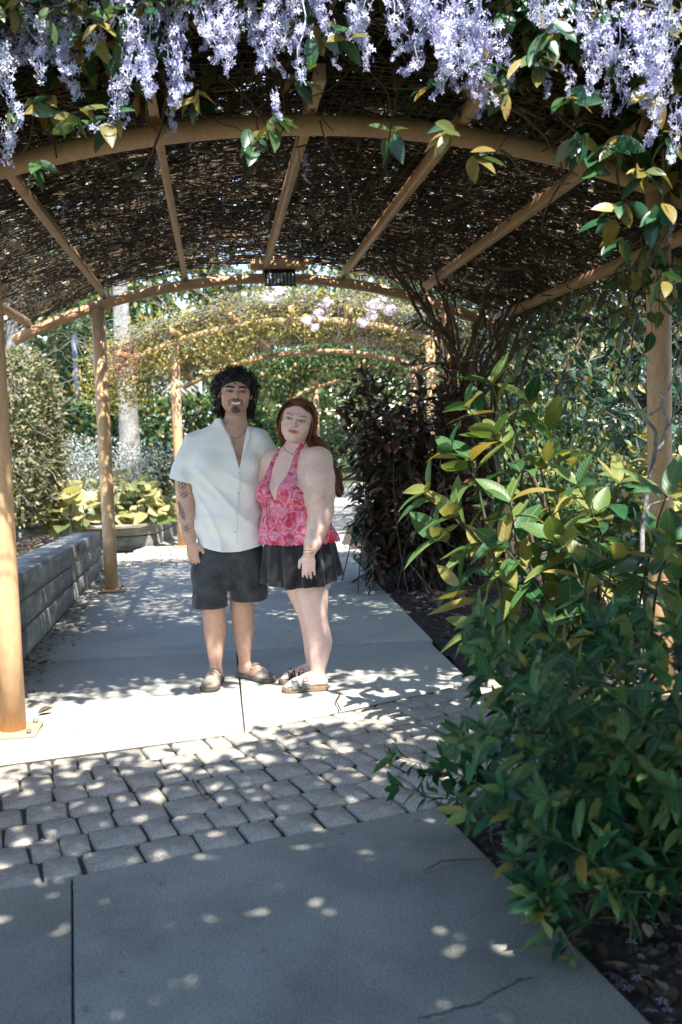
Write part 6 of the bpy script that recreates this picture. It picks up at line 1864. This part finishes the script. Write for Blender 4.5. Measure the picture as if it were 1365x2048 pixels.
def paint_woman(v):
    col = np.tile(np.array([0.64, 0.44, 0.365]), (len(v), 1))
    h = ((v - np.array(WC)) @ WR) / [1.20 * .97, .97, .97]
    front = h[:, 1] < -.03
    hd = (v[:, 2] > 1.38)
    F_ = lambda c, r, s=6.0: hard(h[:, [0, 2]], c, r, s) * front * hd
    B_ = lambda c, r: blob(h[:, [0, 2]], c, r) * front * hd
    for sg in (-1, 1):
        col = mixc(col, (0.66, 0.33, 0.29), 0.5 * B_((sg * .042, -.028), (.026, .024)))
        col = mixc(col, (0.42, 0.24, 0.20), 0.7 * B_((sg * .030, .005), (.021, .012)))  # shade under the brows mixed into her skin colour
    col = mixc(col, (0.68, 0.38, 0.32), 0.45 * B_((0, -.026), (.016, .014)))
    col = mixc(col, (0.42, 0.085, 0.10), 0.95 * F_((0, -.0625), (.0235, .0095), 5.0))
    col = mixc(col, (0.20, 0.04, 0.05), 0.8 * np.clip((1 - np.abs(h[:, 2] + .0622) / .0014) * 3, 0, 1) * (np.abs(h[:, 0]) < .02) * front * hd)
    for sg in (-1, 1):
        bx = h[:, 0] * sg
        arch_ = .0265 + .004 * np.sin(np.clip((bx - .012) / .04, 0, 1) * 3.1) - .06 * np.clip(bx - .042, 0, 1)
        col = mixc(col, (0.26, 0.14, 0.09), 0.85 * np.clip((1 - np.abs(h[:, 2] - arch_) / .0042) * 4, 0, 1) * (bx > .012) * (bx < .048) * front * hd)
        col = mixc(col, (0.07, 0.04, 0.035), 0.95 * F_((sg * .030, .0055), (.0165, .0072), 4.0))
        col = mixc(col, (0.66, 0.60, 0.57), 0.8 * F_((sg * .030, .0030), (.0120, .0036), 4.0))
        col = mixc(col, (0.05, 0.045, 0.05), 0.95 * F_((sg * .030 - .002, .0040), (.0058, .0055), 4.0))
        col = mixc(col, (0.30, 0.14, 0.11), 0.7 * F_((sg * .0095, -.0345), (.0046, .003), 3.0))
    # fine tattoos: collarbone line, upper-arm script, forearm sprigs
    px = 595 + v[:, 0] * 355; py = 875 + (1.42 - v[:, 2]) * 355
    cam_side = v[:, 1] < -.05
    q = np.stack([px, py], 1)
    t = np.clip(1 - np.abs(py - 915.5 + .5 * np.sin(px)), 0, 1) * (px > 604) * (px < 618) * .7
    t = np.maximum(t, hard(q, (624, 980), (7, 13), 3) * (np.sin(px * 1.6 + 3 * np.sin(py * .5)) > .55))
    t = np.maximum(t, hard(q, (651, 990), (5, 14), 3) * (np.sin(px * 1.3 + 2 * np.sin(py * .7)) > .6))
    t = np.maximum(t, hard(q, (625, 1058), (5, 9), 3) * (np.sin(px * 1.8) * np.sin(py * 1.2) > .15))
    t = np.maximum(t, np.clip(1.2 - np.abs(px - 633 - .5 * np.sin(py * .8)), 0, 1) * (py > 1042) * (py < 1070) * .7)
    col = mixc(col, (0.22, 0.16, 0.15), 0.6 * t * cam_side * (v[:, 2] < 1.34) * (v[:, 2] > .8))
    fr = np.sin(v[:, 0] * 410 + 2 * np.sin(v[:, 2] * 260)) * np.sin(v[:, 2] * 380 + v[:, 1] * 300)
    col = mixc(col, (0.50, 0.29, 0.20), 0.28 * np.clip(fr * 2 - .8, 0, 1) * (v[:, 2] > .9))
    for (a, e, r) in tipsL[:4]:
        col = mixc(col, (0.03, 0.012, 0.015), hard(v, e + np.array([0, 0, -.005]), (.009, .009, .008), 2))
    for (d, ax_, ay) in ((fn_, wx(628), -.10), (ff_, wx(617), .10)):
        n_ = np.array([-d[1], d[0], 0])
        for (b_, l_) in ((.028, .052), (.011, .050), (-.004, .044), (-.018, .036), (-.030, .026)):
            e = np.array([ax_, ay, .049]) + d * (.150 + l_ * .85) + n_ * b_
            col = mixc(col, (0.60, 0.16, 0.18), hard(v, e, (.007, .006, .006), 2) * .0)
    return col
wbody = mk('body', f, skin_m, woman, paint_woman)

# top: pink floral, halter neck, flared hem
def floral():
    m, n = newmat('pink_floral_cloth'); L = n.links.new
    tc = N(n, 'ShaderNodeTexCoord')
    wn = N(n, 'ShaderNodeTexNoise', inp={'Scale': 14.0, 'Detail': 3.0}); L(tc.outputs['Object'], wn.inputs['Vector'])
    mxv = N(n, 'ShaderNodeMix', data_type='RGBA', blend_type='LINEAR_LIGHT'); mxv.inputs[0].default_value = 0.10
    L(tc.outputs['Object'], mxv.inputs[6]); L(wn.outputs['Color'], mxv.inputs[7])
    vo = N(n, 'ShaderNodeTexVoronoi', inp={'Scale': 19.0}); L(mxv.outputs[2], vo.inputs['Vector'])
    vo2 = N(n, 'ShaderNodeTexVoronoi', inp={'Scale': 34.0}); L(mxv.outputs[2], vo2.inputs['Vector'])
    nz = N(n, 'ShaderNodeTexNoise', inp={'Scale': 16.0, 'Detail': 4.0, 'Roughness': 0.6}); L(mxv.outputs[2], nz.inputs['Vector'])
    c1 = ramp(n, nz.outputs[0], [(0.30, (0.38, 0.014, 0.035)), (0.42, (0.50, 0.045, 0.09)), (0.49, (0.58, 0.15, 0.22)), (0.55, (0.64, 0.32, 0.42)), (0.61, (0.54, 0.05, 0.07)), (0.80, (0.60, 0.12, 0.06))])
    c2 = ramp(n, vo2.outputs['Distance'], [(0.12, (0.45, 0.02, 0.06)), (0.30, (1, 1, 1)), (1.0, (1, 1, 1))])
    mx2 = N(n, 'ShaderNodeMix', data_type='RGBA', blend_type='MULTIPLY'); mx2.inputs[0].default_value = 0.55
    L(c1.outputs[0], mx2.inputs[6]); L(c2.outputs[0], mx2.inputs[7])
    c3 = ramp(n, vo.outputs['Distance'], [(0.0, (0.62, 0.10, 0.04)), (0.22, (0.48, 0.022, 0.05)), (0.40, (0.62, 0.24, 0.33)), (1, (0.62, 0.24, 0.33))])
    fm = ramp(n, vo.outputs['Distance'], [(0.25, (1, 1, 1)), (0.42, (0, 0, 0))])
    mx3 = N(n, 'ShaderNodeMix', data_type='RGBA'); L(fm.outputs[0], mx3.inputs[0]); L(mx2.outputs[2], mx3.inputs[6]); L(c3.outputs[0], mx3.inputs[7])
    mf = N(n, 'ShaderNodeMix', data_type='RGBA'); mf.inputs[0].default_value = 0.5; L(mx2.outputs[2], mf.inputs[6]); L(mx3.outputs[2], mf.inputs[7])
    p = N(n, 'ShaderNodeBsdfPrincipled', inp={'Roughness': 0.7, 'Specular IOR Level': 0.25}); L(mf.outputs[2], p.inputs['Base Color'])
    o = N(n, 'ShaderNodeOutputMaterial'); L(p.outputs[0], o.inputs[0])
    return m
floral_m = floral()
f = Field(np.arange(-0.32, 0.30, .005), np.arange(-.32, .30, .005), np.arange(.78, 1.32, .005))
topl = [(.79, .005, .0, .250, .228), (.84, .003, .0, .236, .212), (.93, -.012, -.003, .212, .186), (1.00, -.021, -.005, .196, .166), (1.04, -.023, -.005, .190, .158), (1.12, -.022, .0, .186, .152), (1.22, -.018, .005, .180, .128), (1.30, -.012, .01, .150, .10)]
f.loft(topl, AX, .02, wave=lambda th, Z: (.012 * np.sin(15 * th + 1.5 * np.sin(3 * th)) + .004 * np.sin(31 * th)) * np.clip((1.0 - Z) / .2, 0, 1))
for sg in (-1, 1):
    c = np.array([-.02, .0]) + FD * .094 + LD * sg * .078
    f.ell((c[0], c[1], 1.118), (.090, .090, .088), None, .025)
f.warp(lambda X, Y, Z: .0025 * np.sin(60 * (X * FD[1] - Y * FD[0]) + 5 * np.sin(14 * Z)) * np.clip((1.06 - Z) / .1, 0, 1) + .002 * np.sin(80 * Z + 20 * X) * np.clip((1.1 - Z) / .1, 0, 1))
f.shell(.011)
f.cut(lambda X, Y, Z: .832 + .004 * np.sin(60 * np.arctan2(Y, X)) - Z)
# neckline: front coordinate a, side coordinate b
def neckline(X, Y, Z):
    b = (X + .02) * LD[0] + Y * LD[1]; a = (X + .02) * FD[0] + Y * FD[1]
    ab = np.abs(b)
    # covered below: at the sides the top edge sits at armpit level, rising to the straps over each breast
    top_ = np.interp(ab.ravel(), [0, .012, .05, .075, .10, .14, .18, .22], [1.075, 1.085, 1.19, 1.255, 1.235, 1.16, 1.10, 1.08]).reshape(ab.shape)
    top_ = np.where(a > 0.02, top_, 1.06)
    return Z - top_
f.cut(neckline)
top = mk('halter_top', f, floral_m, woman, None, 2)
# straps over the collarbones to the nape
bw = bvh_of(wbody.data)
def strap(p0, pts, w0=.016, w1=.010):
    P = []
    for (px, py) in pts:
        h = bw.ray_cast(Vector((wx(px), -.6, wz(py))), Vector((0, 1, 0)))
        if h[0]: P.append(np.array(h[0]) + [0, -.006, 0])
    P = np.array(P)
    t = np.linspace(0, len(P) - 1, 24)
    P = np.stack([np.interp(t, np.arange(len(P)), P[:, i]) for i in range(3)], 1)
    P = np.vstack([P[:1], (P[:-2] + P[1:-1] * 2 + P[2:]) / 4, P[-1:]])
    tg = unit(np.gradient(P, axis=0)); sd_ = unit(np.cross(tg, [0, -1, 0]))
    wv = np.linspace(w0, w1, len(P))[:, None]
    V = np.stack([P - sd_ * wv, P - sd_ * wv * .5 + [0, -.003, 0], P + sd_ * wv * .5 + [0, -.003, 0], P + sd_ * wv, P + [0, .006, 0]], 1).reshape(-1, 3)
    n = len(P)
    q = [[i * 5 + j, i * 5 + (j + 1) % 5, i * 5 + 5 + (j + 1) % 5, i * 5 + 5 + j] for i in range(n - 1) for j in range(5)]
    link('strap', raw_mesh('strap', V, q, None, None, True, floral_m), woman)
strap(None, [(583, 962), (588, 948), (594, 930), (600, 912), (606, 896), (612, 884)], .026, .012)
strap(None, [(536, 962), (540, 950), (548, 930), (557, 912), (566, 897), (573, 886)], .022, .012)
# tie strings at the front
bt = bvh_of(top.data)
for (x0, x1, y1) in ((536, 534, 1045), (539, 541, 1035)):
    P = []
    for t in np.linspace(0, 1, 10):
        h = bt.ray_cast(Vector((wx(x0 + (x1 - x0) * t), -.6, wz(990 + (y1 - 990) * t))), Vector((0, 1, 0)))
        if h[0]: P.append(np.array(h[0]) + [WX, WY - .006, 0])
    if len(P) > 3: MB().tube(np.array(P), .004, 6).build('tie_string', floral_m, woman, True)

# skirt
skirt_m = fabric('black_jersey', (0.010, 0.010, 0.011), (0.022, 0.022, 0.024), 0.75, 300.0, 8.0)
f = Field(np.arange(-.36, .36, .005), np.arange(-.36, .36, .005), np.arange(.55, .96, .005))
f.loft([(.55, .014, .0, .236, .215), (.62, .012, .0, .230, .208), (.74, .006, .0, .218, .196), (.84, .002, .0, .208, .184), (.94, -.012, -.003, .196, .168)], AX, .02, wave=lambda th, Z: (.018 * np.sin(13 * th + 1.2 * np.sin(2 * th + 1)) + .006 * np.sin(27 * th)) * np.clip((.90 - Z) / .28, 0, 1))
f.shell(.011)
def hemW(X, Y, Z):
    b = X * 1.0
    return .605 + .05 * np.clip((X - .10) / .2, 0, 1) - .012 * np.clip(-Y / .2, -1, 1) + .004 * np.sin(30 * X) - Z
f.cut(hemW)
mk('skirt', f, skirt_m, woman, None, 2)

# hair
auburn_m = surf('auburn_hair', [(0.3, (0.055, 0.018, 0.008)), (0.55, (0.125, 0.040, 0.015)), (0.8, (0.22, 0.078, 0.028))], 30.0, 0.5, 0.0, spec=0.35, stretch=(1, 1, 0.2))
WCa = np.array(WC)
Wh = lambda p: WCa + WR @ (np.array(p, float) * .97)
f = Field(np.arange(-.14, .30, .004), np.arange(-.16, .22, .004), np.arange(1.05, 1.69, .004))
f.ell(Wh((0, .022, .036)), (.092, .100, .090), WR, .02)
f.ell(Wh((0, .060, -.05)), (.092, .058, .11), WR, .03)
f.ell(Wh((-.090, .01, -.02)), (.016, .045, .085), WR, .015)
f.ell(Wh((.094, .012, -.02)), (.016, .048, .085), WR, .015)
f.chain([Wh((.03, .08, -.10)), (wx(635), .10, 1.33), (wx(662), .055, 1.20), (wx(680), .03, 1.09)], [.080, .075, .046, .018], .03)
f.ell(Wh((-.004, -.090, -.046)), (.080, .088, .122), WR, .010, 'sub')
v, q = f.nets(); v = relax(v, q, 2, .5)
whair = link('hair', raw_mesh('hair', v, q, None, None, True, auburn_m), woman)
m = MB()
gW = np.random.default_rng(9)
for i in range(620):
    u_ = gW.random()
    side = 1 if gW.random() < .62 else -1
    # part line slightly left of centre on top
    p0 = np.array([-.006 + side * .004, -.062 + .15 * u_, .118 - 1.9 * (u_ - .42) ** 2 * .10])
    yb = -.052 + .16 * u_ + gW.normal() * .004
    xs_ = side * (.103 - .35 * max(0, u_ - .6) ** 1.6)
    p1 = np.array([side * .066, yb * .9 - .004, .098])
    p2 = np.array([xs_ * 1.0, yb + .015, .035])
    p3 = np.array([xs_ * 1.04, yb + .035, -.05])
    L3 = [Wh(p * (1 + gW.random() * .035)) for p in (p0, p1, p2, p3)]
    if side > 0:
        e1 = np.array([wx(636) + gW.normal() * .012 + .03 * (1 - u_), .01 + .085 * u_, 1.345]); e2 = np.array([wx(666) + gW.normal() * .016 + .012, .02 + .04 * u_, 1.22]); e3 = np.array([wx(684) + gW.normal() * .007, .02 + .03 * u_, 1.085 + abs(gW.normal()) * .02])
    else:
        e1 = np.array([wx(572) + gW.normal() * .010 + .05 * u_, .06 + .05 * u_, 1.37]); e2 = np.array([wx(580) + .04 * u_, .13, 1.30]); e3 = np.array([wx(600), .15, 1.22])
    K = np.array(L3 + [e1, e2, e3])
    t = np.linspace(0, len(K) - 1, 22)
    i0 = np.clip(t.astype(int), 0, len(K) - 2); fr = (t - i0)[:, None]
    Pm = K[np.clip(i0 - 1, 0, 6)]; P0 = K[i0]; P1 = K[i0 + 1]; P2 = K[np.clip(i0 + 2, 0, 6)]
    c = .5 * (2 * P0 + (P1 - Pm) * fr + (2 * Pm - 5 * P0 + 4 * P1 - P2) * fr ** 2 + (3 * P0 - Pm - 3 * P1 + P2) * fr ** 3)
    c += np.sin(np.linspace(0, 5, 22) + gW.random() * 6)[:, None] * .0025 * unit(gW.normal(size=3))
    m.tube(c, np.interp(np.linspace(0, 1, 22), [0, .1, .8, 1], [.0012, .0026, .0024, .0008]), 4, False)
me = m.mesh('strands', auburn_m, True); o = link('strands', me, whair); o['kind'] = 'stuff'

# jewellery
gold_m = plain('gold', (0.65, 0.45, 0.18), 0.25, 0.5, 1.0)
for (zc, r_, tw, nm) in ((.812, .0375, .0035, 'bangle'), (.797, .0365, .0018, 'bracelet')):
    a = np.linspace(0, 2 * math.pi, 33)
    cx_ = np.interp(zc, [.792, .85], [wx(618), wx(626)]); cy_ = np.interp(zc, [.792, .85], [-.225, -.21])
    MB().tube(np.stack([WX + cx_ + np.cos(a) * r_, WY + cy_ + np.sin(a) * r_, zc + .006 * np.cos(a)], 1), tw, 6, False).build(nm, gold_m, woman, True)
P = []
for t in np.linspace(0, 1, 16):
    px = 570 + (606 - 570) * t; py = 888 + 16 * math.sin(math.pi * t) + 4 * (1 - t)
    h = bw.ray_cast(Vector((wx(px), -.6, wz(py))), Vector((0, 1, 0)))
    if h[0]: P.append(np.array(h[0]) + [WX, WY - .003, 0])
MB().tube(np.array(P), .0013, 5).build('necklace', gold_m, woman, True)
k_ = P[len(P) // 2]
MB().bevbox((k_[0], k_[1] - .003, k_[2] - .006), (.008, .004, .010), .0015).build('pendant', gold_m, woman)
e_ = W2((.086, -.008, -.050)); e_ = np.array(e_) + [WX, WY, 0]
MB().tube(np.stack([e_[0] + .009 * np.cos(a), e_[1] + .006 * np.cos(a) - .006, e_[2] - .004 + .011 * np.sin(a)], 1), .0018, 6, False).build('hoop_earring', gold_m, woman, True)
c_, e2_, r2_ = tipsL[1]
q_ = np.array(c_) * .35 + np.array(e2_) * 0.0 + .65 * np.array(c_)
# sandals
strapA = fabric('grey_green_strap', (0.10, 0.12, 0.125), (0.16, 0.185, 0.19), 0.7, 200.0, 14.0)
strapB = fabric('black_strap', (0.012, 0.012, 0.013), (0.025, 0.025, 0.027), 0.6, 200.0, 14.0)
cork_m = surf('cork_sole', [(0.3, (0.12, 0.075, 0.045)), (0.7, (0.20, 0.14, 0.09))], 60.0, 0.9, 0.2)
def sandal(ax_, ay, d, sm):
    d2 = d[:2]; n_ = np.array([-d2[1], d2[0]])
    heel = np.array([ax_, ay]) - d2 * .050
    L_, W_ = .262, .098
    f, a, b, Z = foot_field(heel, d2)
    w_ = outline(a, L_, W_)
    dd = np.maximum(np.abs(b) - w_, np.maximum(-a, a - L_))
    f.F = np.maximum(dd, np.maximum(.003 - Z, Z - .031)).astype(np.float32)
    v, q = f.nets(); v = relax(v, q, 2, .5)
    root = link('sandal', raw_mesh('sandal', v, q, None, None, True, cork_m), woman)
    f, a, b, Z = foot_field(heel, d2)
    f.F = np.maximum(np.maximum(np.abs(b) - w_ - .001, np.maximum(-a, a - L_)), np.maximum(.000 - Z, Z - .011)).astype(np.float32)
    v, q = f.nets(); v = relax(v, q, 1, .5)
    link('outsole', raw_mesh('outsole', v, q, None, None, True, sole_m), root)
    for (a0, wd) in ((.128, .024), (.186, .022)):
        f, a, b, Z = foot_field(heel, d2)
        w_ = outline(a, L_, W_) + .002
        Hh = np.interp(a.ravel(), [.08, .13, .19, .25], [.112, .090, .070, .055]).reshape(a.shape)
        up = (np.sqrt((b / w_) ** 2 + np.clip((Z - .02) / (Hh - .02), 0, 9) ** 2) - 1) * .04
        s_ = np.maximum(np.abs(up) - .0035, np.abs(a - a0) - wd)
        f.F = np.maximum(s_, .022 - Z).astype(np.float32)
        v, q = f.nets(); v = relax(v, q, 1, .5)
        so = link('strap', raw_mesh('strap', v, q, None, None, True, sm), root)
        c = heel + d2 * a0 + n_ * (.030 if d is fn_ else .030)
        zc = np.interp(a0, [.08, .13, .19, .25], [.112, .090, .070, .055]) - .010
        for (dx, dz, sx, sz) in ((-.012, 0, .004, .024), (.012, 0, .004, .024), (0, -.011, .024, .004), (0, .011, .024, .004)):
            MB().box((c[0] + WX - dx * 1.0, c[1] + WY - .010, zc + dz - .004), (sx, .004, sz)).build('buckle_bar', steel_m, so)
    return root
sandal(wx(628), -.10, fn_, strapA)
sandal(wx(617), .10, ff_, strapB)
